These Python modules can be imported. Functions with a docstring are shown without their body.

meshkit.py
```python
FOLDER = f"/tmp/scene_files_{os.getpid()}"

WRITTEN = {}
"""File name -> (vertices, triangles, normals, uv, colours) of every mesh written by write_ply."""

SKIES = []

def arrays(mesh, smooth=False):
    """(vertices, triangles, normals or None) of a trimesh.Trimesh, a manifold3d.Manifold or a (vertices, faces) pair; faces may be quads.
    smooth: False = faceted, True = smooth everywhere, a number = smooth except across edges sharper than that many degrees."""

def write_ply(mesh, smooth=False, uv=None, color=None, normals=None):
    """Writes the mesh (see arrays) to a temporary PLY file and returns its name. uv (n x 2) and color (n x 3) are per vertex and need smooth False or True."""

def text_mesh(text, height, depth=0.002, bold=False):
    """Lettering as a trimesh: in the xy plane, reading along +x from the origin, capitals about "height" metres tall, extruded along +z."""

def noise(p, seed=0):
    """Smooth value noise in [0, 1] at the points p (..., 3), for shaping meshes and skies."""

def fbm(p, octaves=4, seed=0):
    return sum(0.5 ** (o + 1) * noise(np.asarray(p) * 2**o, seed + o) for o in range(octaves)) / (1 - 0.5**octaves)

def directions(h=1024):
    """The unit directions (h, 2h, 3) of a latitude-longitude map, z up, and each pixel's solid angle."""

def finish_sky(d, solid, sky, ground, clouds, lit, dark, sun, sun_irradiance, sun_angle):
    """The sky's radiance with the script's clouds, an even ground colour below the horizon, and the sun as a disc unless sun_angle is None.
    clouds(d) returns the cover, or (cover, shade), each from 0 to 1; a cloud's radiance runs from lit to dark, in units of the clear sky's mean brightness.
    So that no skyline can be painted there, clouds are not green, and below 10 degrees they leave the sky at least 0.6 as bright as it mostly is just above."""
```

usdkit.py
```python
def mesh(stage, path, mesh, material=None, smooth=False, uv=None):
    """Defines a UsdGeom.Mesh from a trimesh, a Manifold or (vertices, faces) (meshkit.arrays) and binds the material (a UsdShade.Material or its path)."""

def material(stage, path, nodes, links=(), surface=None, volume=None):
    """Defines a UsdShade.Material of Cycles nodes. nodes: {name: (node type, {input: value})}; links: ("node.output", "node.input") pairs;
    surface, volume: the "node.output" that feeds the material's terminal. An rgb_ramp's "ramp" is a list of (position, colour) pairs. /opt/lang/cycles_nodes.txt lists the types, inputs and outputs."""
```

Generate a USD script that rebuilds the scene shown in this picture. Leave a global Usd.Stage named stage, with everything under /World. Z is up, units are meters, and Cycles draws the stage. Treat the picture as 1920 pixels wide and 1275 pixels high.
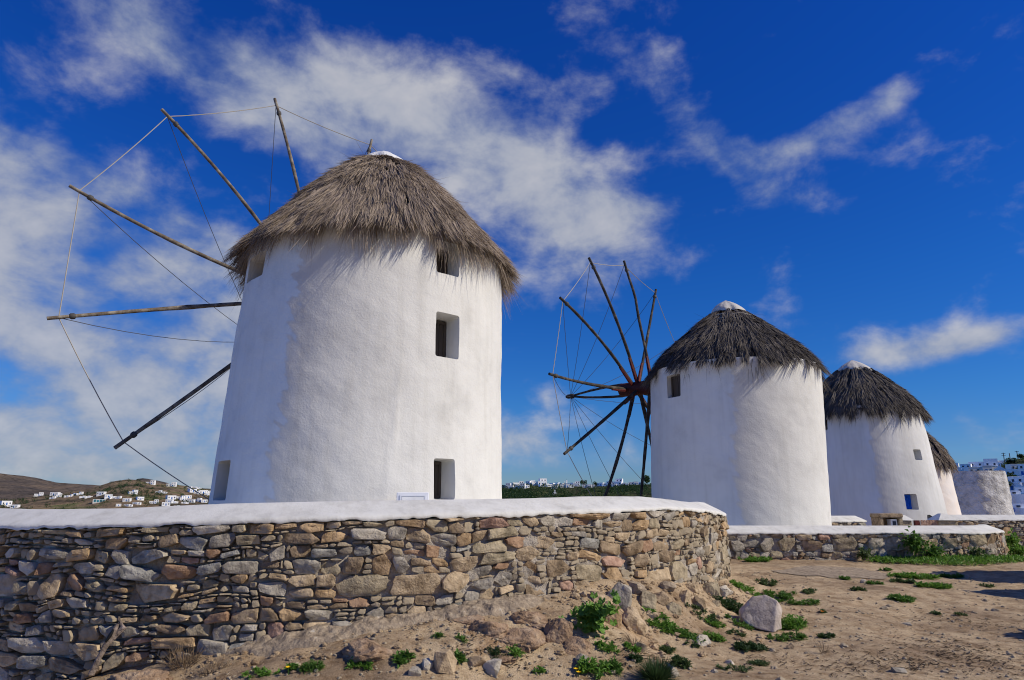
import math, numpy as np, trimesh, manifold3d, usdkit, meshkit
from scipy.interpolate import RBFInterpolator
from pxr import Usd, UsdGeom, UsdLux, UsdShade, Gf, Sdf
from meshkit import fbm, noise

stage = Usd.Stage.CreateInMemory()
UsdGeom.SetStageUpAxis(stage, 'Z'); UsdGeom.SetStageMetersPerUnit(stage, 1.0)
UsdGeom.Xform.Define(stage, '/World'); UsdGeom.Scope.Define(stage, '/World/Looks')
PI = math.pi
# ------------------------------------------------------------------ camera
FPX, EYE = 1290.0, 1.6
PITCH = math.atan(305.5 / FPX)
cam = UsdGeom.Camera.Define(stage, '/World/camera')
cam.CreateHorizontalApertureAttr(36.0); cam.CreateVerticalApertureAttr(36.0 * 680 / 1024)
cam.CreateFocalLengthAttr(36.0 * FPX / 1920); cam.CreateClippingRangeAttr(Gf.Vec2f(0.1, 20000))
cam.AddTranslateOp().Set(Gf.Vec3d(0, 0, EYE)); cam.AddRotateXOp().Set(90 + math.degrees(PITCH))
cam.CreateExposureAttr(0.0)
# ------------------------------------------------------------------ light
SUN_AZ, SUN_EL = math.radians(108), math.radians(37)
sun = UsdLux.DistantLight.Define(stage, '/World/sun')
sun.CreateIntensityAttr(1.08); sun.CreateAngleAttr(0.53); sun.CreateNormalizeAttr(True); sun.CreateColorAttr(Gf.Vec3f(1.0, .915, .765))
sun.AddRotateZOp().Set(-math.degrees(SUN_AZ)); sun.AddRotateXOp().Set(-(90 - math.degrees(SUN_EL)))

def ray(px, py):
    x = (px - 960) / FPX; y = (637.5 - py) / FPX
    return np.array([x, math.cos(PITCH) - y * math.sin(PITCH), math.sin(PITCH) + y * math.cos(PITCH)])
def at(px, py, Y):
    r = ray(px, py); return r * (Y / r[1]) + [0, 0, EYE]
def az_of(px, py=940):
    r = ray(px, py); return math.atan2(r[0], r[1])

SKY_STRENGTH, CLOUD_V = 0.075, 7.6
# banks of cloud standing in the sky: (px, py, half length, half width, tilt in degrees, weight)
CLOUDS = [(250, 40, 240, 60, 32, .42), (480, 170, 300, 100, 35, .52), (800, 240, 330, 110, 14, .50), (1020, 370, 240, 110, 32, .50), (1100, 450, 110, 80, 40, .30), (640, 120, 200, 80, 30, .2),
          (20, 370, 250, 110, 34, .95), (240, 500, 340, 140, 27, .95), (60, 560, 320, 160, 0, .95), (360, 620, 260, 130, 0, .75),
          (1300, 225, 170, 58, 42, .62), (1395, 305, 80, 48, 30, .45), (1510, 270, 90, 42, -15, .46), (1600, 220, 100, 34, -25, .50), (1230, 385, 100, 38, -5, .44), (1480, 378, 70, 32, 0, .46), (1670, 185, 40, 24, -50, .36),
          (1690, 655, 170, 36, -10, .62), (1820, 642, 90, 22, -14, .45), (160, 790, 460, 100, 4, .74), (60, 725, 150, 50, 8, .5), (330, 870, 300, 60, 0, .6), (965, 815, 80, 40, 20, .36), (1790, 805, 90, 26, 5, .28), (1895, 45, 60, 60, -50, .3),
          (1180, 880, 200, 40, 5, .30), (1010, 740, 60, 25, 30, .22)]
def sky():
    N = {'geo': ('geometry', {}), 'sky': ('sky_texture', {'sky_type': 'single_scattering', 'sun_disc': False, 'sun_elevation': SUN_EL, 'sun_rotation': SUN_AZ, 'air_density': 1.0, 'aerosol_density': 0.08, 'ozone_density': 2.0}),
         'hs': ('hsv', {'saturation': 1.35, 'value': 1.0, 'hue': 0.515}),
         'dir': ('vector_math', {'math_type': 'normalize'}), 'sep': ('separate_xyz', {}),
         'zc': ('math', {'math_type': 'maximum', 'value2': 0.0}), 'zo': ('math', {'math_type': 'add', 'value2': 0.8}), 'inv': ('math', {'math_type': 'divide', 'value1': 1.0}), 'pl': ('vector_math', {'math_type': 'scale'}),
         'n1': ('noise_texture', {'scale': 4.2, 'detail': 9.0, 'roughness': 0.55, 'distortion': 0.15}), 'n2': ('noise_texture', {'scale': 9.0, 'detail': 11.0, 'roughness': 0.58, 'distortion': 0.15}),
         'sq': ('mapping', {'scale': (1, 1, 1.5)}), 'n0': ('noise_texture', {'scale': 0.8, 'detail': 2.0}), 'far': ('map_range', {'from_min': 0.42, 'from_max': 0.6, 'to_min': -0.25, 'to_max': 0.25, 'clamp': True})}
    L = [('sky.color', 'hs.color'), ('geo.position', 'dir.vector1'), ('dir.vector', 'sep.vector'), ('sep.z', 'zc.value1'), ('zc.value', 'zo.value1'), ('zo.value', 'inv.value2'),
         ('dir.vector', 'pl.vector1'), ('inv.value', 'pl.scale'), ('pl.vector', 'n1.vector'), ('sq.vector', 'n2.vector'), ('dir.vector', 'sq.vector'), ('dir.vector', 'n0.vector'), ('n0.fac', 'far.value')]
    prev = None
    for k, (px, py, a, b, tilt, w) in enumerate(CLOUDS):
        c = ray(px, py); l0 = np.linalg.norm(c); c /= l0; t = math.radians(tilt)
        u = ray(px + 30 * math.cos(t), py + 30 * math.sin(t)); u -= c * (u @ c); u /= np.linalg.norm(u); v = np.cross(c, u); sc = 1.0 / FPX / l0
        N[f'du{k}'] = ('vector_math', {'math_type': 'dot_product', 'vector2': u / (a * sc)}); N[f'dv{k}'] = ('vector_math', {'math_type': 'dot_product', 'vector2': v / (b * sc)}); N[f'dc{k}'] = ('vector_math', {'math_type': 'dot_product', 'vector2': c})
        N[f'su{k}'] = ('math', {'math_type': 'multiply'}); N[f'sv{k}'] = ('math', {'math_type': 'multiply_add'}); N[f'ex{k}'] = ('math', {'math_type': 'power', 'value1': 0.4}); N[f'fr{k}'] = ('math', {'math_type': 'greater_than', 'value2': 0.1})
        N[f'ww{k}'] = ('math', {'math_type': 'multiply', 'value2': w}); N[f'wf{k}'] = ('math', {'math_type': 'multiply'})
        L += [('dir.vector', f'du{k}.vector1'), ('dir.vector', f'dv{k}.vector1'), ('dir.vector', f'dc{k}.vector1'),
              (f'du{k}.value', f'su{k}.value1'), (f'du{k}.value', f'su{k}.value2'), (f'dv{k}.value', f'sv{k}.value1'), (f'dv{k}.value', f'sv{k}.value2'), (f'su{k}.value', f'sv{k}.value3'),
              (f'sv{k}.value', f'ex{k}.value2'), (f'dc{k}.value', f'fr{k}.value1'), (f'ex{k}.value', f'ww{k}.value1'), (f'ww{k}.value', f'wf{k}.value1'), (f'fr{k}.value', f'wf{k}.value2')]
        if prev is None: prev = f'wf{k}.value'
        else: N[f'ad{k}'] = ('math', {'math_type': 'add'}); L += [(prev, f'ad{k}.value1'), (f'wf{k}.value', f'ad{k}.value2')]; prev = f'ad{k}.value'
    # elsewhere in the sky: the same kind of broken cloud from broad noise
    N['front'] = ('map_range', {'from_min': 0.35, 'from_max': 0.7, 'clamp': True}); L.append(('sep.y', 'front.value'))
    N['soft'] = ('math', {'math_type': 'minimum', 'value2': 0.78}); L.append((prev, 'soft.value1'))
    N['bank'] = ('mix_float', {}); L += [('front.result', 'bank.fac'), ('far.result', 'bank.a'), ('soft.value', 'bank.b')]
    N['nn'] = ('mix_float', {'fac': 0.56}); L += [('n1.fac', 'nn.a'), ('n2.fac', 'nn.b')]
    N['n_amp'] = ('math', {'math_type': 'multiply_add', 'value2': 3.5, 'value3': -1.75 - 0.24}); L.append(('nn.result', 'n_amp.value1'))
    N['den'] = ('math', {'math_type': 'add'}); L += [('n_amp.value', 'den.value1'), ('bank.result', 'den.value2')]
    N['cov'] = ('map_range', {'range_type': 'smoothstep', 'from_min': -0.10, 'from_max': 0.78, 'to_min': 0, 'to_max': 0.86, 'clamp': True}); L.append(('den.value', 'cov.value'))
    N['shade'] = ('map_range', {'from_min': 0.40, 'from_max': 0.66, 'clamp': True}); L.append(('nn.result', 'shade.value'))
    N['lowz'] = ('map_range', {'from_min': 0.06, 'from_max': 0.5, 'clamp': True}); L.append(('sep.z', 'lowz.value'))
    N['colA'] = ('mix', {'color1': np.array([.30, .40, .60]) * CLOUD_V, 'color2': np.array([.44, .55, .77]) * CLOUD_V}); L.append(('lowz.result', 'colA.fac'))
    N['colB'] = ('mix', {'color2': np.array([1.02, 1.02, 1.05]) * CLOUD_V}); L += [('shade.result', 'colB.fac'), ('colA.color', 'colB.color1')]
    N['tr'] = ('rgb_ramp', {'ramp': [(0, (.46, .60, 1.12)), (.06, (.36, .64, 1.2)), (.14, (.28, .74, 1.28)), (.3, (.24, .82, 1.38)), (.6, (.22, .82, 1.5)), (1, (.2, .8, 1.5))]}); L.append(('zc.value', 'tr.fac'))
    N['tint'] = ('mix', {'mix_type': 'multiply', 'fac': 1.0}); L += [('hs.color', 'tint.color1'), ('tr.color', 'tint.color2')]
    N['out'] = ('mix', {}); L += [('cov.result', 'out.fac'), ('tint.color', 'out.color1'), ('colB.color', 'out.color2')]
    N['bg'] = ('background_shader', {'strength': SKY_STRENGTH}); L.append(('out.color', 'bg.color'))
    m = usdkit.material(stage, '/World/Looks/sky', N, L, surface='bg.background')
    d = UsdLux.DomeLight.Define(stage, '/World/sky'); d.CreateIntensityAttr(1.0)
    UsdShade.MaterialBindingAPI.Apply(d.GetPrim()).Bind(m)
    d.GetPrim().SetCustomDataByKey('kind', 'structure')
sky()

# ------------------------------------------------------------------ helpers
counts = {}
ORD = 'first second third fourth fifth sixth seventh eighth ninth tenth eleventh twelfth thirteenth fourteenth fifteenth sixteenth seventeenth eighteenth nineteenth twentieth'.split() + [f'twenty-{w}' for w in 'first second third fourth fifth sixth seventh eighth ninth'.split()] + ['thirtieth', 'thirty-first', 'thirty-second']
def numbered(parent, name):
    k = counts.get((parent, name), 0); counts[(parent, name)] = k + 1
    return f'{parent}/{name}' if k == 0 else f'{parent}/{name}_{k:03d}'
def data(p, **kw):
    for k, v in kw.items():
        if v: p.SetCustomDataByKey(k, v)
    return p
def obj(name, mesh, mat, parent='/World', smooth=False, **kw):
    path = numbered(str(parent), name)
    m = usdkit.mesh(stage, path, mesh, M[mat] if isinstance(mat, str) else mat, smooth=smooth)
    return data(m.GetPrim(), **kw)
def thing(name, loc=(0, 0, 0), rotz=0, scale=None, **kw):
    path = numbered('/World', name)
    x = UsdGeom.Xform.Define(stage, path); x.AddTranslateOp().Set(Gf.Vec3d(*map(float, loc)))
    if rotz: x.AddRotateZOp().Set(float(math.degrees(rotz)))
    if scale is not None: x.AddScaleOp().Set(Gf.Vec3f(*map(float, np.broadcast_to(scale, 3))))
    data(x.GetPrim(), **kw); return path
def copy(proto, name, loc, rotz=0, scale=None, **kw):
    path = thing(name, loc, rotz, scale, **kw)
    p = stage.GetPrimAtPath(path); p.GetReferences().AddInternalReference(proto); p.SetInstanceable(True)
    return path
cat = trimesh.util.concatenate
def T(v, f): return trimesh.Trimesh(np.asarray(v, float), np.asarray(f, int), process=False)
def joined(parts):
    vs, fs, o = [], [], 0
    for v, f in parts:
        vs.append(v); fs.append(np.asarray(f) + o); o += len(v)
    return T(np.vstack(vs), np.vstack(fs))
def grid_faces(n, m, wrap=False):
    """quads -> triangles of an n x m vertex grid (m wraps)."""
    i, j = np.meshgrid(np.arange(n - 1), np.arange(m if wrap else m - 1), indexing='ij')
    j2 = (j + 1) % m
    a, b, c, d = i * m + j, i * m + j2, (i + 1) * m + j2, (i + 1) * m + j
    return np.vstack([np.stack([a, b, c], -1).reshape(-1, 3), np.stack([a, c, d], -1).reshape(-1, 3)])
def tube(points, radii, sides=8, caps=True):
    p = np.asarray(points, float); t = np.gradient(p, axis=0); t /= np.linalg.norm(t, axis=1, keepdims=True) + 1e-12
    ref = np.array([0, 0, 1.0]) if abs(t[:, 2]).mean() < .8 else np.array([1.0, 0, 0])
    a = np.cross(t, ref); a /= np.linalg.norm(a, axis=1, keepdims=True) + 1e-12; b = np.cross(t, a)
    g = np.arange(sides) * 2 * PI / sides
    r = np.broadcast_to(radii, (len(p),))[:, None, None]
    v = (p[:, None] + r * (np.cos(g)[None, :, None] * a[:, None] + np.sin(g)[None, :, None] * b[:, None])).reshape(-1, 3)
    f = grid_faces(len(p), sides, True)
    if caps:
        n = len(v); v = np.vstack([v, p[0], p[-1]]); k = np.arange(sides); k2 = (k + 1) % sides; e = (len(p) - 1) * sides
        f = np.vstack([f, np.stack([np.full(sides, n), k2, k], 1), np.stack([np.full(sides, n + 1), e + k, e + k2], 1)])
    return T(v, f)
def box(x0, x1, y0, y1, z0, z1):
    b = trimesh.creation.box((x1 - x0, y1 - y0, z1 - z0)); b.apply_translation(((x0 + x1) / 2, (y0 + y1) / 2, (z0 + z1) / 2)); return b
def rounded_box(sx, sy, sz, r, seg=8):
    s = manifold3d.Manifold.sphere(r, seg)
    return manifold3d.Manifold.batch_hull([s.translate((x * (sx / 2 - r), y * (sy / 2 - r), z * (sz / 2 - r))) for x in (-1, 1) for y in (-1, 1) for z in (-1, 1)])
def from_man(m):
    q = m.to_mesh(); return T(q.vert_properties[:, :3], q.tri_verts)
def to_man(t):
    return manifold3d.Manifold(manifold3d.Mesh(vert_properties=np.asarray(t.vertices, np.float32), tri_verts=np.asarray(t.faces, np.uint32)))

# ------------------------------------------------------------------ materials
M = {}
def mat(name, ramp, scale=3.0, detail=6, rough=.9, bumps=((20, .6, .02),), spec=.2, island=None, trans=0, stretch=None, streak=None):
    """Noise-mottled surface: ramp over fBM noise of the place in the world; bumps = (scale, strength, distance)."""
    N = {'g': ('geometry', {}), 'n': ('noise_texture', {'scale': scale, 'detail': float(detail), 'roughness': .62}),
         'r': ('rgb_ramp', {'ramp': ramp}), 'p': ('principled_bsdf', {'roughness': rough, 'specular_ior_level': spec})}
    L = []
    src = 'g.position'
    if stretch:
        N['mp'] = ('mapping', {'scale': stretch}); L.append((src, 'mp.vector')); src = 'mp.vector'
    L += [(src, 'n.vector'), ('r.color', 'p.base_color')]
    if island is not None:
        N['mixf'] = ('mix_float', {'fac': island}); L += [('n.fac', 'mixf.a'), ('g.random_per_island', 'mixf.b'), ('mixf.result', 'r.fac')]
    else: L.append(('n.fac', 'r.fac'))
    if streak:      # weather streaks running down and blotches, as strong as streak says
        N['sm'] = ('mapping', {'scale': (2.6, 2.6, .16)}); N['sn'] = ('noise_texture', {'scale': 2.2, 'detail': 8.0, 'roughness': .62}); N['sr'] = ('rgb_ramp', {'ramp': [(.30, (.60, .57, .52)), (.42, (.86, .85, .82)), (.52, (1, 1, 1))]})
        N['sb'] = ('noise_texture', {'scale': .9, 'detail': 10.0, 'roughness': .7}); N['sc'] = ('rgb_ramp', {'ramp': [(.34, (.80, .78, .75)), (.47, (1, 1, 1))]})
        N['s1'] = ('mix', {'mix_type': 'multiply', 'fac': streak}); N['s2'] = ('mix', {'mix_type': 'multiply', 'fac': streak})
        L.remove(('r.color', 'p.base_color')); L += [('g.position', 'sm.vector'), ('sm.vector', 'sn.vector'), ('g.position', 'sb.vector'), ('sn.fac', 'sr.fac'), ('sb.fac', 'sc.fac'), ('r.color', 's1.color1'), ('sr.color', 's1.color2'), ('s1.color', 's2.color1'), ('sc.color', 's2.color2'), ('s2.color', 'p.base_color')]
    last = None
    for k, (s, st, di) in enumerate(bumps):
        N[f'bn{k}'] = ('noise_texture', {'scale': s, 'detail': 5.0, 'roughness': .6}); N[f'b{k}'] = ('bump', {'strength': st, 'distance': di})
        L += [(src if stretch else 'g.position', f'bn{k}.vector'), (f'bn{k}.fac', f'b{k}.height')]
        if last: L.append((last, f'b{k}.normal'))
        last = f'b{k}.normal'
    if last: L.append((last, 'p.normal'))
    surf = 'p.BSDF'
    if trans:
        N['t'] = ('translucent_bsdf', {}); N['mx'] = ('mix_closure', {'fac': trans}); L += [('r.color', 't.color'), ('p.BSDF', 'mx.closure1'), ('t.BSDF', 'mx.closure2')]; surf = 'mx.closure'
    M[name] = usdkit.material(stage, f'/World/Looks/{name}', N, L, surface=surf)
def plain(name, c, rough=.6, var=.12, **k):
    c = np.array(c, float); mat(name, [(.3, c * (1 - var)), (.7, c * (1 + var))], rough=rough, **k)

mat('limewash', [(.25, (.54, .525, .485)), (.45, (.635, .62, .575)), (.7, (.68, .665, .615))], scale=1.3, detail=8, rough=.85, spec=.25,
    bumps=((7, .16, .02), (26, .42, .016), (90, .35, .006)), streak=.2)
mat('limewash_far', [(.25, (.54, .53, .50)), (.6, (.665, .655, .625))], scale=1.0, detail=8, rough=.85, bumps=((3, .25, .04), (30, .25, .012)), stretch=(1, 1, .25), streak=.25)
mat('limewash_peach', [(.35, (.72, .69, .66)), (.55, (.76, .68, .60)), (.7, (.74, .70, .66))], scale=.7, detail=7, rough=.9, bumps=((12, .3, .03),))
mat('render_grey', [(.3, (.26, .25, .235)), (.48, (.52, .51, .49)), (.66, (.66, .65, .63))], scale=2.2, detail=10, rough=.95, bumps=((9, .9, .12), (40, .5, .03)))
mat('coping_wash', [(.25, (.48, .47, .435)), (.45, (.615, .605, .56)), (.7, (.685, .675, .63))], scale=4, detail=9, rough=.85, bumps=((6, .2, .02), (28, .35, .012), (90, .35, .005)), streak=.35)
STONES = {'stone_grey': ((0.242, 0.213, 0.171), (0.392, 0.349, 0.282)), 'stone_blue_grey': ((0.219, 0.208, 0.181), (0.357, 0.338, 0.292)), 'stone_tan': ((0.311, 0.229, 0.141), (0.484, 0.371, 0.239)),
          'stone_ochre': ((0.297, 0.198, 0.105), (0.441, 0.308, 0.176)), 'stone_brown': ((0.196, 0.142, 0.087), (0.334, 0.246, 0.156)), 'stone_rust': ((0.243, 0.145, 0.088), (0.360, 0.233, 0.147)),
          'stone_pink': ((0.311, 0.186, 0.132), (0.437, 0.283, 0.205)), 'stone_pale': ((0.360, 0.317, 0.252), (0.495, 0.440, 0.353)), 'stone_drab': ((0.254, 0.208, 0.136), (0.392, 0.322, 0.214))}
for k, (a, b) in STONES.items():
    a, b = np.array(a), np.array(b)
    mat(k, [(.26, a * .45), (.40, a), (.56, b), (.74, b * 1.25)], scale=8, detail=10, rough=.92, bumps=((9, .6, .05), (38, .8, .02), (150, .6, .006)))
mat('stone_mixed', [(0, (0.218, 0.186, 0.139)), (.2, (0.384, 0.310, 0.209)), (.35, (0.333, 0.310, 0.273)), (.5, (0.461, 0.335, 0.197)), (.65, (0.282, 0.223, 0.151)), (.8, (0.435, 0.397, 0.325)), (1, (0.384, 0.211, 0.104))], scale=9, detail=9,
    island=.75, rough=.92, bumps=((14, .5, .03), (60, .6, .01)))
mat('boulder_stone', [(.3, (.26, .215, .18)), (.5, (.42, .355, .30)), (.66, (.52, .45, .39))], scale=9, detail=10, rough=.92, bumps=((9, .5, .04), (45, .7, .012)))
mat('mortar', [(.3, (0.218, 0.180, 0.139)), (.5, (0.397, 0.347, 0.284)), (.68, (0.525, 0.471, 0.400))], scale=5, detail=10, rough=.97, bumps=((16, 1.0, .05), (70, .9, .015)))
mat('thatch_tan', [(.1, (.19, .145, .105)), (.35, (.41, .33, .255)), (.6, (.59, .50, .405)), (.85, (.74, .66, .56))], scale=1.6, detail=3, island=.5, rough=.75, spec=.3, bumps=(), trans=.15)
mat('thatch_dark', [(.1, (.06, .05, .042)), (.4, (.17, .145, .12)), (.7, (.34, .295, .25)), (.92, (.62, .56, .49))], scale=1.8, detail=3, island=.5, rough=.75, spec=.3, bumps=())
mat('thatch_brown', [(.1, (.12, .09, .065)), (.4, (.28, .22, .165)), (.7, (.46, .385, .30)), (.92, (.66, .58, .48))], scale=1.8, detail=3, island=.5, rough=.75, spec=.3, bumps=())
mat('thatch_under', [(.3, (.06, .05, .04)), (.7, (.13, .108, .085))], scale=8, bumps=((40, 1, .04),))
mat('old_wood', [(.3, (.055, .042, .03)), (.5, (.15, .12, .09)), (.68, (.30, .265, .21))], scale=5, detail=8, rough=.85, bumps=((30, .6, .01),))
mat('dark_wood', [(.3, (.02, .017, .014)), (.55, (.06, .05, .04)), (.72, (.16, .14, .115))], scale=4, detail=8, rough=.85, bumps=((30, .6, .01),))
plain('shutter_wood', (.075, .058, .045), bumps=((40, .5, .01),), stretch=(6, 6, .6))
plain('shutter_blue', (.015, .13, .70), bumps=((40, .4, .01),))
mat('red_paint', [(.3, (.05, .014, .012)), (.6, (.14, .024, .02)), (.8, (.09, .035, .03))], scale=8, rough=.7, bumps=((30, .4, .01),))
plain('dark_red', (.06, .016, .014), bumps=((30, .4, .01),))
plain('rope', (.36, .33, .28), bumps=())
plain('rope_dark', (.07, .065, .06), bumps=())
plain('canvas', (.50, .475, .43), bumps=((6, .6, .06), (25, .4, .02)))
plain('canvas_white', (.66, .66, .65), bumps=((8, .5, .06),))
plain('white_metal', (.76, .77, .80), rough=.45, var=.03, bumps=())
plain('blue_plastic', (.02, .16, .68), rough=.4, bumps=())
plain('black_plastic', (.012, .012, .013), rough=.4, bumps=())
mat('bark', [(.3, (.10, .075, .055)), (.6, (.30, .235, .195)), (.75, (.40, .33, .29))], scale=9, rough=.9, bumps=((25, .9, .03),))
mat('dry_litter', [(.1, (.035, .022, .014)), (.6, (.10, .065, .04)), (.95, (.24, .16, .10))], island=.8, rough=.9, bumps=())
mat('dry_grass', [(.2, (.16, .11, .065)), (.6, (.36, .27, .17)), (.9, (.46, .36, .23))], island=.6, rough=.85, bumps=())
for nm, c in (('leaf_bright', (.20, .40, .055)), ('leaf_mid', (.14, .29, .045)), ('leaf_dull', (.12, .19, .06)), ('leaf_dark', (.06, .12, .035))):
    c = np.array(c); mat(nm, [(.1, c * .55), (.5, c), (.9, c * 1.5 + [.015, .01, 0])], scale=6, island=.6, rough=.55, spec=.35, bumps=(), trans=.36)
plain('petal_yellow', (.75, .48, .01), bumps=()); plain('petal_orange', (.72, .22, .015), bumps=())
plain('house_white', (.78, .78, .77), rough=.9, bumps=()); plain('house_cream', (.60, .50, .38), rough=.9, bumps=())
plain('pane_dark', (.05, .06, .075), rough=.3, bumps=()); plain('door_blue', (.03, .13, .42), bumps=()); plain('frame_turquoise', (.05, .36, .44), bumps=()); plain('door_red', (.22, .03, .02), bumps=())
plain('pole_grey', (.10, .09, .085), bumps=())
mat('sea', [(.4, (.008, .035, .07)), (.6, (.012, .05, .09))], scale=.05, rough=.12, spec=.5, bumps=((.8, .5, .3),))

def ground_material():
    N = {'g': ('geometry', {}), 'n1': ('noise_texture', {'scale': .7, 'detail': 10.0, 'roughness': .7}), 'n2': ('noise_texture', {'scale': 6.0, 'detail': 12.0, 'roughness': .74}),
         'n3': ('noise_texture', {'scale': 75.0, 'detail': 4.0, 'roughness': .7}), 'v': ('voronoi_texture', {'scale': 42.0}), 'vr': ('rgb_ramp', {'ramp': [(0, (.8, .8, .8)), (.13, (.5, .5, .5)), (.3, (0, 0, 0))]}),
         'r1': ('rgb_ramp', {'ramp': [(.3, (.18, .125, .08)), (.42, (.33, .24, .15)), (.55, (.51, .39, .245)), (.7, (.38, .25, .14))]}),
         'r2': ('rgb_ramp', {'ramp': [(.28, (.26, .21, .17)), (.42, (.68, .62, .56)), (.54, (1, 1, 1)), (.8, (1.12, 1.12, 1.12))]}),
         'r3': ('rgb_ramp', {'ramp': [(.3, (.42, .39, .36)), (.48, (1, 1, 1)), (.72, (1.35, 1.35, 1.35))]}),
         'm1': ('mix', {'mix_type': 'multiply', 'fac': .85}), 'm2': ('mix', {'mix_type': 'multiply', 'fac': .8}),
         'pc': ('mix', {'color2': (.40, .36, .32)}), 'sub': ('voronoi_texture', {'scale': 5.0}), 'pm': ('math', {'math_type': 'multiply'}), 'big': ('map_range', {'from_min': .45, 'from_max': .6, 'clamp': True}),
         'b1': ('bump', {'strength': .8, 'distance': .05}), 'b2': ('bump', {'strength': .8, 'distance': .012}), 'b3': ('bump', {'strength': .5, 'distance': .02}),
         'p': ('principled_bsdf', {'roughness': .95, 'specular_ior_level': .15})}
    L = [('g.position', f'{k}.vector') for k in ('n1', 'n2', 'n3', 'v')] + [('n1.fac', 'r1.fac'), ('n2.fac', 'r2.fac'), ('n3.fac', 'r3.fac'), ('r1.color', 'm1.color1'), ('r2.color', 'm1.color2'),
         ('m1.color', 'm2.color1'), ('r3.color', 'm2.color2'), ('m2.color', 'pc.color1'), ('v.distance', 'vr.fac'), ('n1.fac', 'big.value'), ('vr.color', 'pm.value1'), ('big.result', 'pm.value2'), ('pm.value', 'pc.fac'), ('pc.color', 'p.base_color'),
         ('n2.fac', 'b1.height'), ('n3.fac', 'b2.height'), ('b1.normal', 'b2.normal'), ('pm.value', 'b3.height'), ('b2.normal', 'b3.normal'), ('b3.normal', 'p.normal')]
    M['dirt'] = usdkit.material(stage, '/World/Looks/dirt', N, L, surface='p.BSDF')
ground_material()
mat('footing', [(.3, (.17, .13, .09)), (.5, (.31, .245, .175)), (.64, (.42, .335, .235)), (.72, (.55, .50, .42))], scale=14, detail=10, rough=.97, bumps=((10, .6, .04), (60, 1.0, .015)))
mat('earth_rock', [(.3, (.14, .09, .055)), (.5, (.30, .20, .125)), (.66, (.42, .31, .21))], scale=6, detail=10, rough=.95, bumps=((8, .9, .06), (40, .9, .02)))
def hill_material(name, cols, scale):
    N = {'g': ('geometry', {}), 'n': ('noise_texture', {'scale': scale, 'detail': 10.0, 'roughness': .68}), 'r': ('rgb_ramp', {'ramp': cols}),
         'n2': ('noise_texture', {'scale': scale * 14, 'detail': 6.0, 'roughness': .7}), 'r2': ('rgb_ramp', {'ramp': [(.36, (.35, .37, .33)), (.5, (1, 1, 1)), (.7, (1.2, 1.15, 1.1))]}),
         'm': ('mix', {'mix_type': 'multiply', 'fac': .9}), 'b': ('bump', {'strength': .9, 'distance': 4.0}), 'p': ('principled_bsdf', {'roughness': 1.0, 'specular_ior_level': 0.05})}
    M[name] = usdkit.material(stage, f'/World/Looks/{name}', N, [('g.position', 'n.vector'), ('g.position', 'n2.vector'), ('n.fac', 'r.fac'), ('n2.fac', 'r2.fac'), ('r.color', 'm.color1'), ('r2.color', 'm.color2'), ('m.color', 'p.base_color'), ('n2.fac', 'b.height'), ('b.normal', 'p.normal')], surface='p.BSDF')
hill_material('hill_brown', [(.34, (.07, .06, .042)), (.45, (.16, .12, .08)), (.54, (.27, .195, .12)), (.6, (.17, .16, .075)), (.7, (.13, .17, .06))], .016)
hill_material('hill_far', [(.34, (.055, .05, .05)), (.5, (.115, .092, .075)), (.64, (.18, .135, .095))], .006)
hill_material('hill_green', [(.3, (.03, .036, .02)), (.44, (.06, .066, .034)), (.56, (.09, .115, .042)), (.68, (.20, .16, .10))], .03)

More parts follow.
